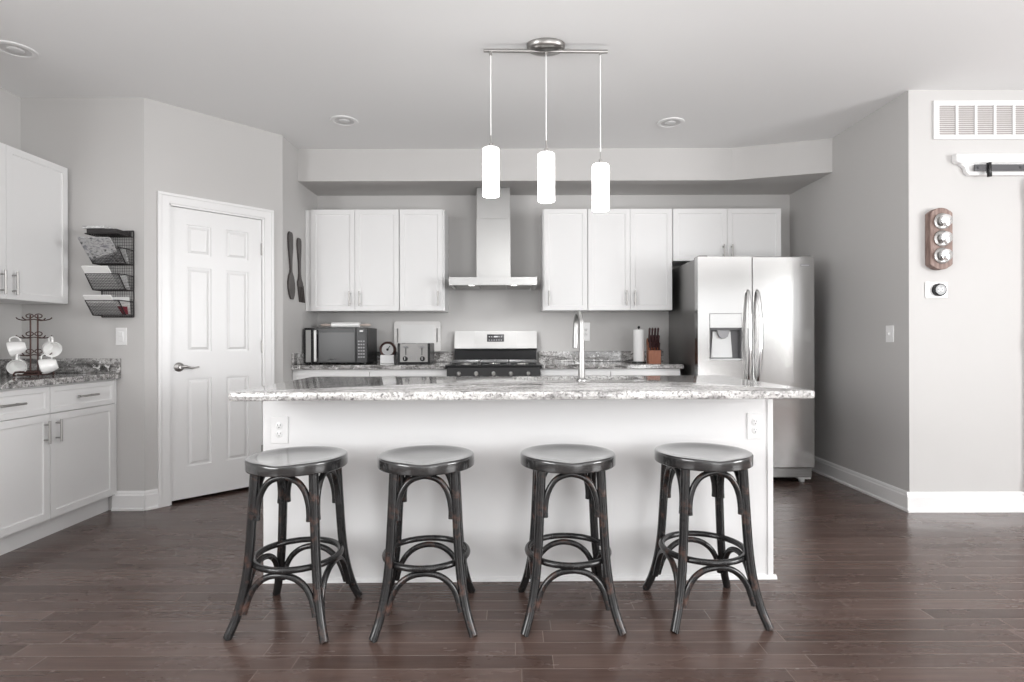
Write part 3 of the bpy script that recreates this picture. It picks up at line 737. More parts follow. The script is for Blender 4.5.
hd = thing('range_hood', 'stainless chimney range hood mounted above the range', 'range hood', (-.160, 4.92, 1.59))
bm = nb(); hx0, hx1, hy0 = -.530, .212, 4.67
slab_hole(bm, hx0, hx1, hy0, YB - .002, .0, .066, [(hx0 + .03, hx1 - .03, hy0 + .03, YB - .03)], pocket=.012, mtx=Matrix(((1, 0, 0, 0), (0, 1, 0, 0), (0, 0, -1, 1.658), (0, 0, 0, 1))))
obj('canopy', bm, 'hood_steel', hd, world=True)
bm = nb()
for k in range(3): box(bm, hx0 + .04 + k * .222, hx0 + .254 + k * .222, 4.80, YB - .05, 1.594, 1.6035, .002)
obj('filter', bm, 'dark_nickel', hd, world=True)
for x_ in (-.345, .018):
    bm = nb(); cyl(bm, (x_, 4.745, 1.596), (x_, 4.745, 1.604), .024, 20); obj('hood_lamp', bm, 'lamp', hd, world=True)
    ld_ = bpy.data.lights.new('hood_spot', 'SPOT'); ld_.energy = 9; ld_.spot_size = R(130); ld_.spot_blend = .6; ld_.shadow_soft_size = .025
    lo = bpy.data.objects.new('hood_spot', ld_); C.objects.link(lo); lo.location = (x_, 4.745, 1.590)
bm = nb(); box(bm, -.312, -.012, 4.895, YB - .002, 1.6585, 2.20, .002); obj('chimney', bm, 'hood_steel', hd, world=True)
bm = nb(); box(bm, -.309, -.015, 4.899, YB - .002, 2.198, 2.476, .002); obj('chimney_extension', bm, 'hood_steel', hd, world=True)
bm = nb()
for i in range(4): cyl(bm, (-.175 + i * .018, hy0 + .001, 1.625), (-.175 + i * .018, hy0 - .003, 1.625), .005, 12)
obj('button', bm, 'nickel', hd, world=True)

# ------------------------------------------------------------------ things on the back counter
CT = .9142 + RS
mw = thing('microwave', 'silver and black microwave on the back counter beside the pantry wall', 'microwave', (-1.515, 4.93, CT))
mx0, mx1, my0, my1, mz0, mz1 = -1.785, -1.243, 4.765, 5.11, CT + .008, CT + .312
bm = nb(); box(bm, mx0, mx1, my0 + .02, my1, mz0, mz1, .004)
obj('body', bm, 'black', mw, world=True)
M['mwsteel'] = mat('microwave_black_front', (.022, .022, .023), .22, spec=.25)
bm = nb(); box(bm, mx0, mx1 - .098, my0, my0 + .02, mz0 + .002, mz1 - .001, .004); md = obj('door', bm, 'mwsteel', mw, world=True)
M['mwsilver'] = mat('microwave_silver', (.5, .5, .49), .35, .6)
M['mwglass'] = mat('microwave_window', (.050, .050, .051), .2, spec=.3)
bm = nb(); box(bm, mx0 + .125, mx1 - .108, my0 - .002, my0 + .001, mz0 + .012, mz1 - .04, .001); obj('window', bm, 'mwglass', md, world=True)
bm = nb(); box(bm, mx0 + .092, mx0 + .116, my0 - .034, my0 - .018, mz0 + .012, mz1 - .020, .006, 3); box(bm, mx0 + .095, mx0 + .113, my0 - .02, my0 + .001, mz0 + .02, mz0 + .045); box(bm, mx0 + .095, mx0 + .113, my0 - .02, my0 + .001, mz1 - .055, mz1 - .03); obj('handle', bm, 'mwsilver', md, world=True)
bm = nb(); box(bm, mx0 + .014, mx0 + .058, my0 - .002, my0 + .001, mz0 + .008, mz1 - .020, .001); obj('silver_strip', bm, 'mwsilver', md, world=True)
bm = nb(); box(bm, mx1 - .096, mx1, my0, my0 + .02, mz0 + .002, mz1 - .001, .004); cpn = obj('control_panel', bm, 'mwsteel', mw, world=True)
bm = nb(); box(bm, mx1 - .086, mx1 - .012, my0 - .002, my0 + .001, mz0 + .03, mz1 - .05, .001); obj('keypad', bm, 'black', cpn, world=True)
bm = nb()
for i in range(3):
    for j in range(6): box(bm, mx1 - .078 + i * .021, mx1 - .064 + i * .021, my0 - .0034, my0 - .0015, mz0 + .045 + j * .027, mz0 + .058 + j * .027)
obj('key', bm, 'grey', cpn, world=True)
bm = nb(); box(bm, mx1 - .065, mx1 - .035, my0 - .003, my0 + .001, mz1 - .036, mz1 - .022, .001); obj('clock_display', bm, 'plate', cpn, world=True)
bm = nb()
for i in range(8): box(bm, mx0 + .215 + i * .0065, mx0 + .2185 + i * .0065, my0 - .002, my0 + .001, mz0 + .027, mz0 + .034)
obj('badge_marks', bm, 'mark', md, world=True)
for (x_, y_) in ((mx0 + .04, my0 + .05), (mx1 - .04, my0 + .05), (mx0 + .04, my1 - .04), (mx1 - .04, my1 - .04)):
    bm = nb(); cyl(bm, (x_, y_, CT), (x_, y_, mz0 + .002), .012, 12); obj('foot', bm, 'black', mw, world=True)

rp = thing('rolling_pin', 'white marble rolling pin lying on top of the microwave', 'rolling pin', (-1.475, 4.93, mz1 + .0005))
bm = nb(); cyl(bm, (-.128, 0, .027), (.128, 0, .027), .0265, 28, .005); obj('barrel', bm, 'ceramic', rp)
M['palewood'] = wood('pale_wood', (.5, .42, .38), (.62, .55, .5))
for s in (-1, 1):
    bm = nb(); lathe(bm, [(.006, 0), (.006, .012), (.010, .02), (.013, .05), (.012, .08), (.006, .095), (.002, .097)], 16, Matrix.Translation((s * .126, 0, .027)) @ Matrix.Rotation(s * R(90), 4, 'Y')); obj('handle', bm, 'palewood', rp)

# round dial scale
ks = thing('kitchen_scale', 'small round-faced kitchen scale with white base between microwave and toaster', 'kitchen scale', (-1.085, 4.86, CT))
bm = nb(); prism(bm, [(-.062, 0), (.062, 0), (.060, .075), (-.060, .075)], -.045, .045, 'XZ', .006); obj('base', bm, 'plate', ks)
bm = nb(); lathe(bm, [(.066, 0), (.070, .01), (.070, .05), (.064, .056), (.052, .050), (.050, .046)], 40, Matrix.Translation((0, .026, .122)) @ Matrix.Rotation(R(90), 4, 'X')); obj('housing', bm, 'bronze', ks)
M['dial'] = mat('silver_dial', (.30, .30, .30), .3, .3)
bm = nb(); cyl(bm, (0, -.018, .122), (0, -.0215, .122), .055, 36); dl = obj('dial', bm, 'dial', ks)
bm = nb(); cyl(bm, (0, -.021, .122), (0, -.027, .122), .011, 16); box(bm, -.003, .003, -.026, -.022, .122, .160, mtx=Matrix.Translation((0, 0, .122)) @ Matrix.Rotation(R(35), 4, 'Y') @ Matrix.Translation((0, 0, -.122))); obj('pointer', bm, 'black', dl)

# toaster
to = thing('toaster', 'four-slice steel toaster with black ends on the back counter', 'toaster', (-.834, 4.84, CT))
bm = nb(); prism(bm, [(x_, z_ + .012) for x_, z_ in round_rect(-.118, .118, 0, .162, .012)], -.125, .125, 'XZ'); M['tsteel'] = mat('toaster_steel', (.27, .265, .26), .42, .75); obj('body', bm, 'tsteel', to)
for s in (-1, 1):
    bm = nb(); prism(bm, round_rect(*sorted((s * .118, s * .138)), .006, .178, .009), -.130, .130, 'XZ'); obj('end_cap', bm, 'black', to)
bm = nb(); box(bm, -.138, .138, -.132, .130, .0005, .018, .004); obj('base', bm, 'black', to)
for x_ in (-.062, .062):
    bm = nb(); box(bm, x_ - .040, x_ + .040, -.12, .12, .1735, .176); obj('bread_slot', bm, 'slot', to)
    bm = nb(); lathe(bm, [(.021, 0), (.021, .006), (.017, .010), (.016, .02), (.012, .022)], 22, Matrix.Translation((x_ * 1.18, -.125, .045)) @ Matrix.Rotation(R(90), 4, 'X')); k_ = obj('knob', bm, 'black', to)
    bm = nb(); box(bm, x_ * 1.18 - .002, x_ * 1.18 + .002, -.1485, -.1465, .036, .06); obj('knob_mark', bm, 'mark', k_)
    bm = nb(); box(bm, x_ * 1.1 - .004, x_ * 1.1 + .004, -.127, -.124, .075, .15); obj('lever_track', bm, 'slot', to)
    bm = nb(); box(bm, x_ * 1.1 - .017, x_ * 1.1 + .017, -.150, -.126, .138, .150, .004); obj('lever', bm, 'grey', to)
    for j in range(3):
        bm = nb(); cyl(bm, (x_ * .32, -.124, .035 + j * .016), (x_ * .32, -.129, .035 + j * .016), .005, 12); obj('button', bm, 'grey', to)

# cutting board leaning on the wall above the backsplash
cb = thing('cutting_board', 'pale rectangular cutting board with two handle slots leaning behind the toaster', 'cutting board', (-.878, YB - .011, 1.0125 + RS))
bm = nb()
R_ = .022
hs = [(-.190, -.176, .085, .215), (.176, .190, .085, .215)]
slab_hole(bm, -.215, .215, R_, .280 - R_, 0, .014, hs, mtx=XZ)
for zz, q0 in ((R_, 1), (.280 - R_, 0)):
    arc = []
    if q0 == 0:
        arc = [(.215, zz)] + [(.215 - R_ + R_ * math.cos(R(a)), zz + R_ * math.sin(R(a))) for a in (30, 60, 90)] + [(-.215 + R_ + R_ * math.cos(R(a)), zz + R_ * math.sin(R(a))) for a in (90, 120, 150)] + [(-.215, zz)]
    else:
        arc = [(-.215, zz)] + [(-.215 + R_ + R_ * math.cos(R(a)), zz + R_ * math.sin(R(a))) for a in (210, 240, 270)] + [(.215 - R_ + R_ * math.cos(R(a)), zz + R_ * math.sin(R(a))) for a in (270, 300, 330)] + [(.215, zz)]
    prism(bm, arc, -.014, 0, 'XZ')
obj('board', bm, 'board', cb)
bm = nb(); box(bm, -.155, .155, -.0155, -.0138, .03, .250, .001); M['boardpanel'] = mat('speckled_board_inlay', (.76, .76, .755), .4); obj('inlay', bm, 'boardpanel', cb)

# paper towel
pt = thing('paper_towel_holder', 'roll of white paper towel on a black upright holder beside the knife block', 'paper towel holder', (1.113, 4.87, CT))
bm = nb(); lathe(bm, [(.062, 0), (.062, .006), (.055, .010), (.010, .011)], 32); obj('base', bm, 'black', pt)
bm = nb(); cyl(bm, (0, 0, .009), (0, 0, .305), .006, 14); lathe(bm, [(.004, .30), (.011, .305), (.012, .313), (.006, .322), (.002, .323)], 16); obj('rod', bm, 'black', pt)
bm = nb(); lathe(bm, [(.019, .013), (.046, .013), (.047, .016), (.047, .288), (.046, .291), (.019, .291), (.019, .013)], 40, cap=False); obj('paper_roll', bm, 'towel', pt)
# knife block
kb = thing('knife_block', 'orange-brown wooden knife block full of dark-handled knives', 'knife block', (1.238, 4.86, CT), R(-6))
bm = nb(); prism(bm, [(-.085, 0), (.06, 0), (.075, .19), (.045, .215), (-.045, .115), (-.085, .110)], -.052, .052, 'YZ', .003); obj('block', bm, 'blockwood', kb)
M['knifehandle'] = wood('dark_knife_handle', (.03, .014, .016), (.06, .025, .025), (40, 40, 10), .35)
dirv = Vector((0, -.43, .90)).normalized()
for i in range(4):
    for j in range(2):
        base = Vector((-.036 + i * .024, -.022 + j * .040, .138 + j * .046))
        ln = .105 + .02 * ((i * 3 + j) % 3)
        bm = nb(); tube(bm, [base - dirv * .01, base + dirv * .02, base + dirv * (ln * .6), base + dirv * ln, base + dirv * (ln + .008)], [.0105, .0120, .0105, .0130, .008], 10, flat=.75); kh = obj('knife_handle', bm, 'knifehandle', kb)
        bm = nb(); cyl(bm, base - dirv * .014, base - dirv * .0, .0098, 10); obj('bolster', bm, 'chrome', kh)
for i in range(4):
    bm = nb(); b0 = Vector((-.036 + i * .024, -.068, .098)); cyl(bm, b0, b0 + dirv * .085, .007, 10, .001); obj('steak_knife_handle', bm, 'knifehandle', kb)
bm = nb(); box(bm, .057, .066, -.03, .01, .055, .115, .003); obj('scissors_grip', bm, 'black', kb)

# ------------------------------------------------------------------ wooden spoon and fork on the pantry side wall
def outline_obj(name, label, pts, yc, zt):
    # pts: list of (half width, distance below top, sideways shift)
    bm = nb(); A = [(s + w_, z_) for w_, z_, s in pts]; B = [(s - w_, z_) for w_, z_, s in reversed(pts)]
    prism(bm, [(yc + a * 1.15, zt - z_) for a, z_ in A + B], XP + .001, XP + .016, 'YZ', .003)
    return bm
bm = outline_obj('', '', [(.022, 0, 0), (.036, .018, 0), (.040, .05, 0), (.036, .13, .003), (.022, .22, .005), (.014, .30, .010), (.018, .325, .010), (.042, .36, .012), (.058, .41, .014), (.058, .46, .018), (.045, .51, .022), (.022, .545, .025)], 4.515, 2.012)
o = obj('wooden_spoon', bm, 'spoonwood'); tag(o, 'large dark carved wooden spoon on the wall beside the pantry door', 'wall decoration', 'carved spoon and fork on the wall')
bm = outline_obj('', '', [(.018, 0, 0), (.034, .018, 0), (.036, .06, 0), (.030, .12, .003), (.018, .20, .006), (.015, .30, .010), (.026, .345, .012), (.046, .37, .016), (.050, .41, .024)], 4.70, 1.995)
for k in range(4):
    yb = 4.70 + .026 - .048 + k * .0335; prism(bm, [(yb - .0065, 1.60), (yb + .0065, 1.60), (yb + .003 + .04, 1.455), (yb - .004 + .04, 1.455)], XP + .001, XP + .016, 'YZ', .002)
o = obj('wooden_fork', bm, 'spoonwood'); tag(o, 'large dark carved wooden fork on the wall beside the upper cabinet', 'wall decoration', 'carved spoon and fork on the wall')

# ------------------------------------------------------------------ mug tree
tx, ty = -2.893, 3.36
CT = .9142
tr = thing('mug_tree', 'brown wire mug tree standing on the left granite counter', 'mug rack', (tx, ty, CT), R(8))
bm = nb(); tube(bm, [(.085 * math.cos(2 * PI * k / 32), .085 * math.sin(2 * PI * k / 32), .028) for k in range(32)], .0045, 8, True)
tube(bm, [(.075 * math.cos(2 * PI * k / 32), .075 * math.sin(2 * PI * k / 32), .012) for k in range(32)], .0045, 8, True)
for a in (0, 90):
    c_, s_ = math.cos(R(a)), math.sin(R(a)); cyl(bm, (-.085 * c_, -.085 * s_, .028), (.085 * c_, .085 * s_, .028), .004, 8)
for a in (45, 135, 225, 315):
    c_, s_ = math.cos(R(a)), math.sin(R(a)); tube(bm, spline([(.083 * c_, .083 * s_, .030), (.095 * c_, .095 * s_, .015), (.088 * c_, .088 * s_, .004)], 4), .005, 8)
obj('base', bm, 'bronze', tr)
bm = nb()
for s in (-1, 1): cyl(bm, (s * .020, 0, .026), (s * .020, 0, .372), .0042, 10)
obj('post', bm, 'bronze', tr)
TZ = (.345, .237, .131)
for z_ in TZ:
    bm = nb()
    for s in (-1, 1):
        tube(bm, [(s * .024 + .020 * math.cos(2 * PI * k / 20), 0, z_ + .02 + .012 * math.sin(2 * PI * k / 20)) for k in range(20)], .003, 7, True)
        tube(bm, spline([(s * .020, 0, z_), (s * .055, 0, z_ - .006), (s * .085, 0, z_), (s * .098, 0, z_ + .010)], 5), .0034, 8)
        tube(bm, spline([(0, s * .004, z_), (0, s * .055, z_ - .006), (0, s * .085, z_), (0, s * .098, z_ + .010)], 5), .0034, 8)
    obj('arm', bm, 'bronze', tr)
def mug(label, ang, z_, turn, first=None):
    loc = (tx, ty, CT)
    if first: return dup(first, mugloc(ang, z_), R(turn), label)
    t = thing('mug', label, 'mug', mugloc(ang, z_), R(turn), group='white mugs hung on the mug tree')
    # mug hung by its handle: axis along +x tilted down, handle up; local origin at the hook
    bm = nb(); tl = Matrix.Translation((0, 0, -.062)) @ Matrix.Rotation(R(104), 4, 'Y')
    lathe(bm, [(.001, -.038), (.026, -.038), (.030, -.034), (.040, -.010), (.0455, .015), (.048, .042), (.0465, .044), (.0445, .042), (.042, .015), (.036, -.01), (.027, -.030), (.001, -.031)], 32, tl); obj('body', bm, 'ceramic', t, smooth=True)
    bm = nb(); tube(bm, spline([(-.037, 0, -.02), (-.056, 0, -.018), (-.070, 0, 0), (-.066, 0, .022), (-.044, 0, .030)], 5), .0055, 10, flat=.8); bm.transform(tl); obj('handle', bm, 'ceramic', t)
    return t
def mugloc(ang, z_):
    a = R(ang + 8); return (tx + .085 * math.cos(a), ty + .085 * math.sin(a), CT + z_ - .004)
def mugrot(ang): return R(ang + 30)
m1 = mug('white mug hanging upper left on the mug tree', 180, TZ[1], 215)
mug('white mug hanging upper right on the mug tree', 0, TZ[1], -30, m1)
mug('white mug hanging lower left on the mug tree', 180, TZ[2], -60, m1)
mug('white mug hanging lower right on the mug tree', 0, TZ[2], 215, m1)

# ------------------------------------------------------------------ wall file rack
rk = thing('wall_file_rack', 'black wire wall file rack beside the pantry door corner', 'file rack', (-2.623, YA, 1.29))
rx0, rx1 = -2.729, -2.517
bm = nb(); yk = YA - .006
for x_ in (rx0, rx1): cyl(bm, (x_, yk, 1.285), (x_, yk, 1.858), .0042, 8)
for z_ in (1.287, 1.858): cyl(bm, (rx0, yk, z_), (rx1, yk, z_), .0042, 8)
for i in range(1, 14): x_ = rx0 + (rx1 - rx0) * i / 14; cyl(bm, (x_, yk, 1.287), (x_, yk, 1.858), .0011, 5)
for i in range(1, 30): z_ = 1.287 + .571 * i / 30; cyl(bm, (rx0, yk, z_), (rx1, yk, z_), .0011, 5)
obj('back_grid', bm, 'wire', rk, world=True)
def tray(zb, zf):
    bm = nb(); yb, yf = YA - .085, YA - .150
    rim = [(rx0, yk, zf), (rx0, yf, zf), (rx1, yf, zf), (rx1, yk, zf)]
    bot = [(rx0, yk, zb), (rx0, yb, zb), (rx1, yb, zb), (rx1, yk, zb)]
    for P_ in (rim[:2] , rim[1:3], rim[2:], bot[:2], bot[1:3], bot[2:]): cyl(bm, P_[0], P_[1], .0036, 8)
    for a, b in ((rim[1], bot[1]), (rim[2], bot[2])): cyl(bm, a, b, .0036, 8)
    n = 22
    for i in range(1, n):
        x_ = rx0 + (rx1 - rx0) * i / n; cyl(bm, (x_, yk, zb), (x_, yb, zb), .0014, 5); cyl(bm, (x_, yb, zb), (x_, yf, zf), .0014, 5)
    for i in range(1, 10):
        t_ = i / 10; y_ = yb + (yf - yb) * t_; z_ = zb + (zf - zb) * t_; cyl(bm, (rx0, y_, z_), (rx1, y_, z_), .0014, 5)
        for x_ in (rx0, rx1): cyl(bm, (x_, y_, z_), (x_, yk, z_), .0010, 5)
    for i in range(1, 7): y_ = yk + (yb - yk) * i / 7; cyl(bm, (rx0, y_, zb), (rx1, y_, zb), .0010, 5)
    return obj('tray', bm, 'wire', rk, world=True)
TR = [(1.632, 1.728), (1.461, 1.557), (1.296, 1.387)]
for a, b in TR: tray(a, b)
bm = nb(); zt_ = 1.815; yf_ = YA - .15
for a, b in (((rx0, yk, zt_), (rx0, yf_, zt_)), ((rx0, yf_, zt_), (rx1, yf_, zt_)), ((rx1, yf_, zt_), (rx1, yk, zt_)), ((rx1, yf_ + .02, zt_), (rx1, yk, zt_ + .04))): cyl(bm, a, b, .0038, 8)
for i in range(1, 16): x_ = rx0 + (rx1 - rx0) * i / 16; cyl(bm, (x_, yk, zt_), (x_, yf_, zt_), .0012, 5)
for i in range(1, 8): y_ = yk + (yf_ - yk) * i / 8; cyl(bm, (rx0, y_, zt_), (rx1, y_, zt_), .0012, 5)
obj('top_shelf', bm, 'wire', rk, world=True)
# papers leaning in the trays: each a thin sheaf, tilted outwards like the tray front
def leaning(name, label, cat, xc, w_, zb, ln, th, off, ang, m, group, rz=0):
    bm = nb(); box(bm, -w_ / 2, w_ / 2, -th, 0, 0, ln, .0012, 1)
    bm.transform(Matrix.Translation((xc, YA - .068 - off, zb + .007)) @ Matrix.Rotation(R(rz), 4, 'Z') @ Matrix.Rotation(R(ang), 4, 'X'))
    return tag(obj(name, bm, m), label, cat, group)
gp = 'papers filed in the wall rack'
leaning('magazine', 'grey patterned magazine leaning out of the top wire tray', 'magazine', -2.640, .196, TR[0][0], .20, .008, 0, 44, 'mag', gp, 4)
leaning('magazine', 'pale magazine upright behind the patterned one in the top wire tray', 'magazine', -2.612, .170, TR[0][0], .10, .006, -.035, 22, 'mag2', gp)
leaning('paper_stack', 'white papers leaning out of the middle wire tray', 'papers', -2.648, .165, TR[1][0], .175, .010, 0, 38, 'paper', gp)
leaning('magazine', 'grey magazine behind the white papers in the middle wire tray', 'magazine', -2.610, .175, TR[1][0], .10, .006, -.035, 20, 'mag2', gp)
leaning('paper_stack', 'white papers leaning out of the bottom wire tray', 'papers', -2.640, .175, TR[2][0], .155, .010, 0, 40, 'paper', gp)
leaning('envelope', 'white upright envelope at the back of the bottom wire tray', 'envelope', -2.590, .125, TR[2][0], .115, .004, -.047, 6, 'paper', gp)
leaning('greeting_card', 'small red card in the bottom wire tray', 'card', -2.563, .07, TR[2][0], .052, .003, -.026, 10, 'red', gp)
bm = nb(); box(bm, -2.722, -2.53, YA - .148, YA - .012, 1.820, 1.846, .002); tag(obj('book', bm, 'wire'), 'dark thin book lying on the top shelf of the wire rack', 'book', 'books on the rack top')
bm = nb(); box(bm, -2.740, -2.60, YA - .162, YA - .03, 1.8465, 1.862, .002); tag(obj('book', bm, 'mag2'), 'pale booklet lying on the dark book atop the wire rack', 'book', 'books on the rack top')

# ------------------------------------------------------------------ pendant fixture
PY = 3.05
pf = thing('pendant_light', 'three-cylinder white glass pendant light on a nickel bar above the island', 'pendant light', (.19, PY, 1.83))
bm = nb(); lathe(bm, [(.020, 2.706), (.06, 2.709), (.092, 2.718), (.104, 2.732), (.106, 2.7495)], 48, Matrix.Translation((.190, PY + .005, 0)) @ Matrix.Diagonal((1, .70, 1, 1))); obj('canopy', bm, 'dark_nickel', pf, world=True)
bm = nb(); cyl(bm, (-.152, PY, 2.716), (.530, PY, 2.708), .0095, 18, .002)
cyl(bm, (.175, PY, 2.700), (.175, PY + .01, 2.735), .006, 10); obj('bar', bm, 'nickel', pf, world=True)
for (x_, zt_, zb_) in ((-.113, 2.179, 1.916), (.191, 2.150, 1.887), (.489, 2.088, 1.836)):
    bm = nb(); cyl(bm, (x_, PY, zt_ + .02), (x_, PY, 2.700), .0028, 8); obj('cord', bm, 'cord', pf, world=True)
    bm = nb(); cyl(bm, (x_, PY, 2.690), (x_, PY, 2.716), .008, 12, .001); obj('cord_grip', bm, 'nickel', pf, world=True)
    bm = nb(); lathe(bm, [(.001, zt_), (.039, zt_), (.0445, zt_ - .004), (.0465, zt_ - .012), (.0465, zb_ + .004), (.045, zb_), (.0425, zb_ + .004), (.0425, zt_ - .012), (.001, zt_ - .008)], 40, Matrix.Translation((x_, PY, 0)), cap=False); sh = obj('glass_shade', bm, 'frost', pf, world=True)
    bm = nb(); cyl(bm, (x_, PY, zt_), (x_, PY, zt_ + .028), .010, 14, .002); cyl(bm, (x_, PY, zt_ + .028), (x_, PY, zt_ + .07), .0035, 10); obj('socket_cap', bm, 'nickel', sh, world=True)
    bm = nb(); lathe(bm, [(.001, 0), (.020, .004), (.028, .02), (.028, .035), (.018, .06), (.013, .09)], 20, Matrix.Translation((x_, PY, zb_ + .12))); obj('bulb', bm, 'frost', sh, world=True)

# recessed ceiling lights
def downlight(label, x_, y_):
    t = thing('recessed_light', label, 'ceiling light', (x_, y_, H), 0, 'recessed ceiling lights')
    bm = nb(); lathe(bm, [(.070, -.0005), (.072, -.006), (.085, -.009), (.098, -.006), (.101, -.0004)], 48, cap=False); obj('trim_ring', bm, 'trim', t)
    bm = nb(); lathe(bm, [(.071, -.004), (.060, -.0015), (.040, -.0012), (.001, -.001)], 40, cap=False); obj('baffle', bm, 'baffle', t)
    bm = nb(); lathe(bm, [(.001, -.014), (.020, -.013), (.036, -.008), (.040, -.001)], 32, cap=False); obj('lamp_face', bm, 'baffle', t)
downlight('round recessed ceiling light above the pantry door side of the kitchen', -1.235, 4.10)
downlight('round recessed ceiling light near the refrigerator and right soffit', 1.19, 4.15)
downlight('round recessed ceiling light at the upper left frame edge', -2.76, 3.09)

# ------------------------------------------------------------------ right front wall
vt = thing('air_vent', 'white rectangular return air vent high on the right front wall', 'air vent', (3.1, YR, 2.43))
vx0, vx1, vz0, vz1 = 2.747, 3.51, 2.425, 2.674
vm = Matrix.Translation((0, YR, 0)) @ XZ
bm = nb(); hs = []; a = vx0 + .034
while a + .112 < vx1 - .02: hs.append((a, a + .110, vz0 + .026, vz1 - .028)); a += .1235
slab_hole(bm, vx0, vx1, vz0, vz1, .0008, .014, hs, mtx=vm); fr_ = obj('frame', bm, 'trim', vt, world=True)
M['vent_in'] = mat('vent_interior', (.42, .39, .38), .8)
bm = nb(); box(bm, vx0 + .03, vx1 - .03, YR - .003, YR - .0006, vz0 + .02, vz1 - .02); obj('duct_backing', bm, 'vent_in', vt, world=True)
bm = nb(); n = 15
for i in range(n):
    z_ = vz0 + .03 + i * (vz1 - vz0 - .06) / (n - 1); box(bm, vx0 + .032, vx1 - .03, -.0045, .0045, -.0008, .0008, mtx=Matrix.Translation((0, YR - .0075, z_)) @ Matrix.Rotation(R(35), 4, 'X'))
obj('louvre', bm, 'trim', vt, world=True)

# barn-door header, rail and door at the frame edge
hb = thing('door_header', 'white moulded header board below the air vent', 'header board', (3.5, YR, 2.18))
bm = nb(); prism(bm, [(2.868, 2.320), (4.6, 2.320), (4.6, 2.262), (2.885, 2.262), (2.868, 2.275)], YR - .045, YR - .001, 'XZ', .004); obj('ledge', bm, 'trim', hb, world=True)
bm = nb(); prism(bm, [(2.905, 2.262), (4.6, 2.262), (4.6, 2.186), (2.965, 2.186), (2.945, 2.205), (2.935, 2.235)], YR - .030, YR - .001, 'XZ', .003); obj('board', bm, 'trim', hb, world=True)
ra = thing('barn_door_rail', 'dark steel barn door rail mounted on the white header board', 'rail', (3.5, YR - .05, 2.22))
bm = nb(); box(bm, 2.975, 4.5, YR - .056, YR - .048, 2.205, 2.247, .001); obj('bar', bm, 'rail', ra, world=True)
for x_ in (3.0, 3.27, 3.8, 4.3):
    bm = nb(); cyl(bm, (x_, YR - .0305, 2.226), (x_, YR - .049, 2.226), .010, 12); cyl(bm, (x_, YR - .0555, 2.226), (x_, YR - .061, 2.226), .008, 6); obj('bolt', bm, 'rail', ra, world=True)
bm = nb(); box(bm, 3.055, 3.073, YR - .070, YR - .046, 2.190, 2.258, .003); cyl(bm, (3.064, YR - .062, 2.165), (3.064, YR - .062, 2.192), .013, 14, .002); obj('door_stop', bm, 'black', ra, world=True)
bd = thing('barn_door', 'whitewashed reddish barn door edge at the right frame border', 'barn door', (3.75, YR - .045, .012))
bm = nb(); x_ = 3.350
for i in range(6): box(bm, x_ + i * .145, x_ + i * .145 + .142, YR - .047, YR - .015, .014, 2.16, .003)
for z_ in (.10, 1.05, 2.02): box(bm, x_, x_ + .867, YR - .062, YR - .047, z_, z_ + .12, .003)
obj('boards', bm, 'barn', bd, world=True)
for xx in (3.45, 4.05):
    bm = nb(); box(bm, xx - .02, xx + .02, YR - .070, YR - .062, 1.95, 2.26, .002); lathe(bm, [(.030, 0), (.030, .006), (.022, .008), (.022, .016), (.030, .018), (.030, .022)], 24, Matrix.Translation((xx, YR - .042, 2.268)) @ Matrix.Rotation(R(90), 4, 'X')); obj('hanger', bm, 'rail', bd, world=True)

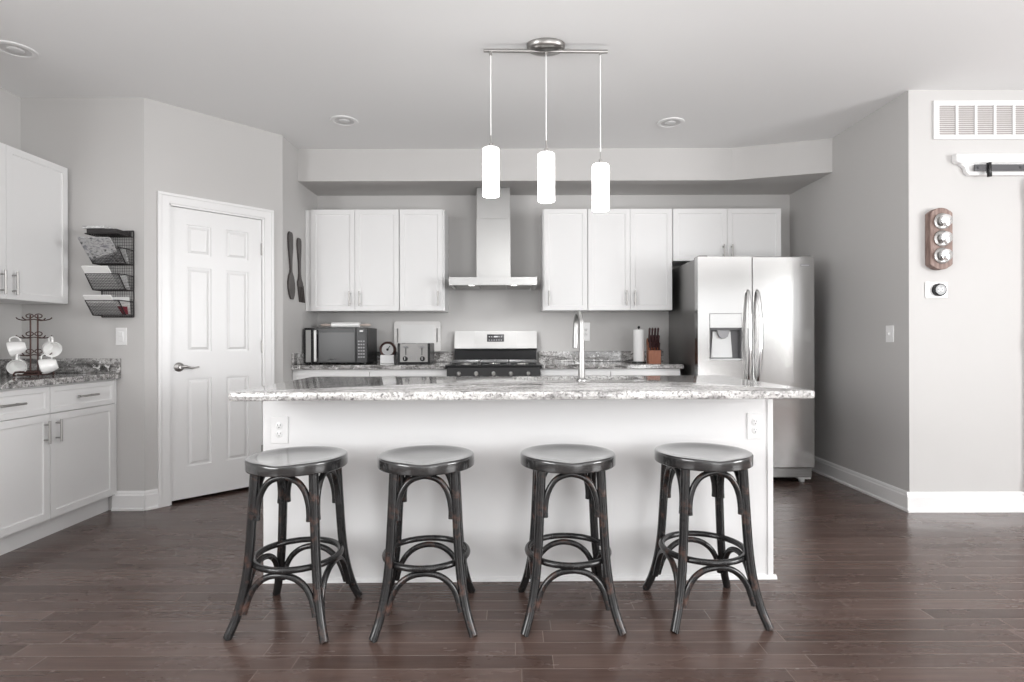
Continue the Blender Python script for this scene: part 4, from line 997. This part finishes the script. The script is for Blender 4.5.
# wooden plaque with three clear knobs
pl = thing('wall_plaque', 'weathered wooden wall plaque with three clear round knobs', 'wall decoration', (2.766, YR, 1.572))
def plaque_outline():
    xa, xb = -.072, .072; pts = []
    z0_, z1_ = .035, .365
    pts = [(xa, z0_), (xa + .012, z0_ - .012)] + [(.050 * math.cos(R(a_)), z0_ - .010 + .024 * math.sin(R(a_))) for a_ in (200, 225, 250, 270, 290, 315, 340)] + [(xb - .012, z0_ - .012), (xb, z0_)]
    pts += [(x, .4 - z) for x, z in reversed(pts)]
    return pts
bm = nb(); prism(bm, plaque_outline(), -.050, -.0008, 'XZ', .004); obj('backing', bm, 'plaquewood', pl)
M['jarglass'] = mat('mercury_glass', (.85, .85, .85), .08, .85)
for i in range(3):
    bm = nb(); lathe(bm, [(.052, 0), (.052, .006), (.044, .010), (.038, .012)], 28, Matrix.Translation((0, -.050, .09 + i * .11)) @ Matrix.Rotation(R(90), 4, 'X')); rs_ = obj('rosette', bm, 'nickel', pl)
    bm = nb(); lathe(bm, [(.022, .010), (.026, .018), (.038, .026), (.041, .036), (.036, .046), (.018, .052), (.001, .053)], 24, Matrix.Translation((0, -.050, .09 + i * .11)) @ Matrix.Rotation(R(90), 4, 'X'), cap=False); obj('knob', bm, 'jarglass', rs_)
# thermostat
th = thing('thermostat', 'round dark thermostat on a square white plate below the plaque', 'thermostat', (2.765, YR, 1.445))
bm = nb(); box(bm, -.073, .073, -.008, -.0006, -.052, .052, .004); obj('plate', bm, 'plate', th)
bm = nb(); lathe(bm, [(.041, 0), (.042, .012), (.040, .022), (.036, .025)], 40, Matrix.Translation((.008, -.008, 0)) @ Matrix.Rotation(R(90), 4, 'X')); obj('ring', bm, 'black', th)
bm = nb(); lathe(bm, [(.034, 0), (.033, .0012)], 40, Matrix.Translation((.008, -.033, 0)) @ Matrix.Rotation(R(90), 4, 'X')); fc = obj('face', bm, 'screen', th)
M['digit'] = mat('display_digits', (.8, .8, .8), .4, emit=(1, 1, 1), es=1.0)
bm = nb()
def ringtube(cx, cz, r_): tube(bm, [(cx + r_ * .7 * math.cos(2 * PI * k / 16), -.0350, cz + r_ * math.sin(2 * PI * k / 16)) for k in range(16)], .0017, 6, True)
tube(bm, spline([(-.012, -.035, .010), (-.006, -.035, .013), (.001, -.035, .009), (-.004, -.035, .001), (.001, -.035, -.006), (-.006, -.035, -.010), (-.012, -.035, -.007)], 3), .0017, 6)
ringtube(.016, .001, .011)
obj('digits', bm, 'digit', fc)
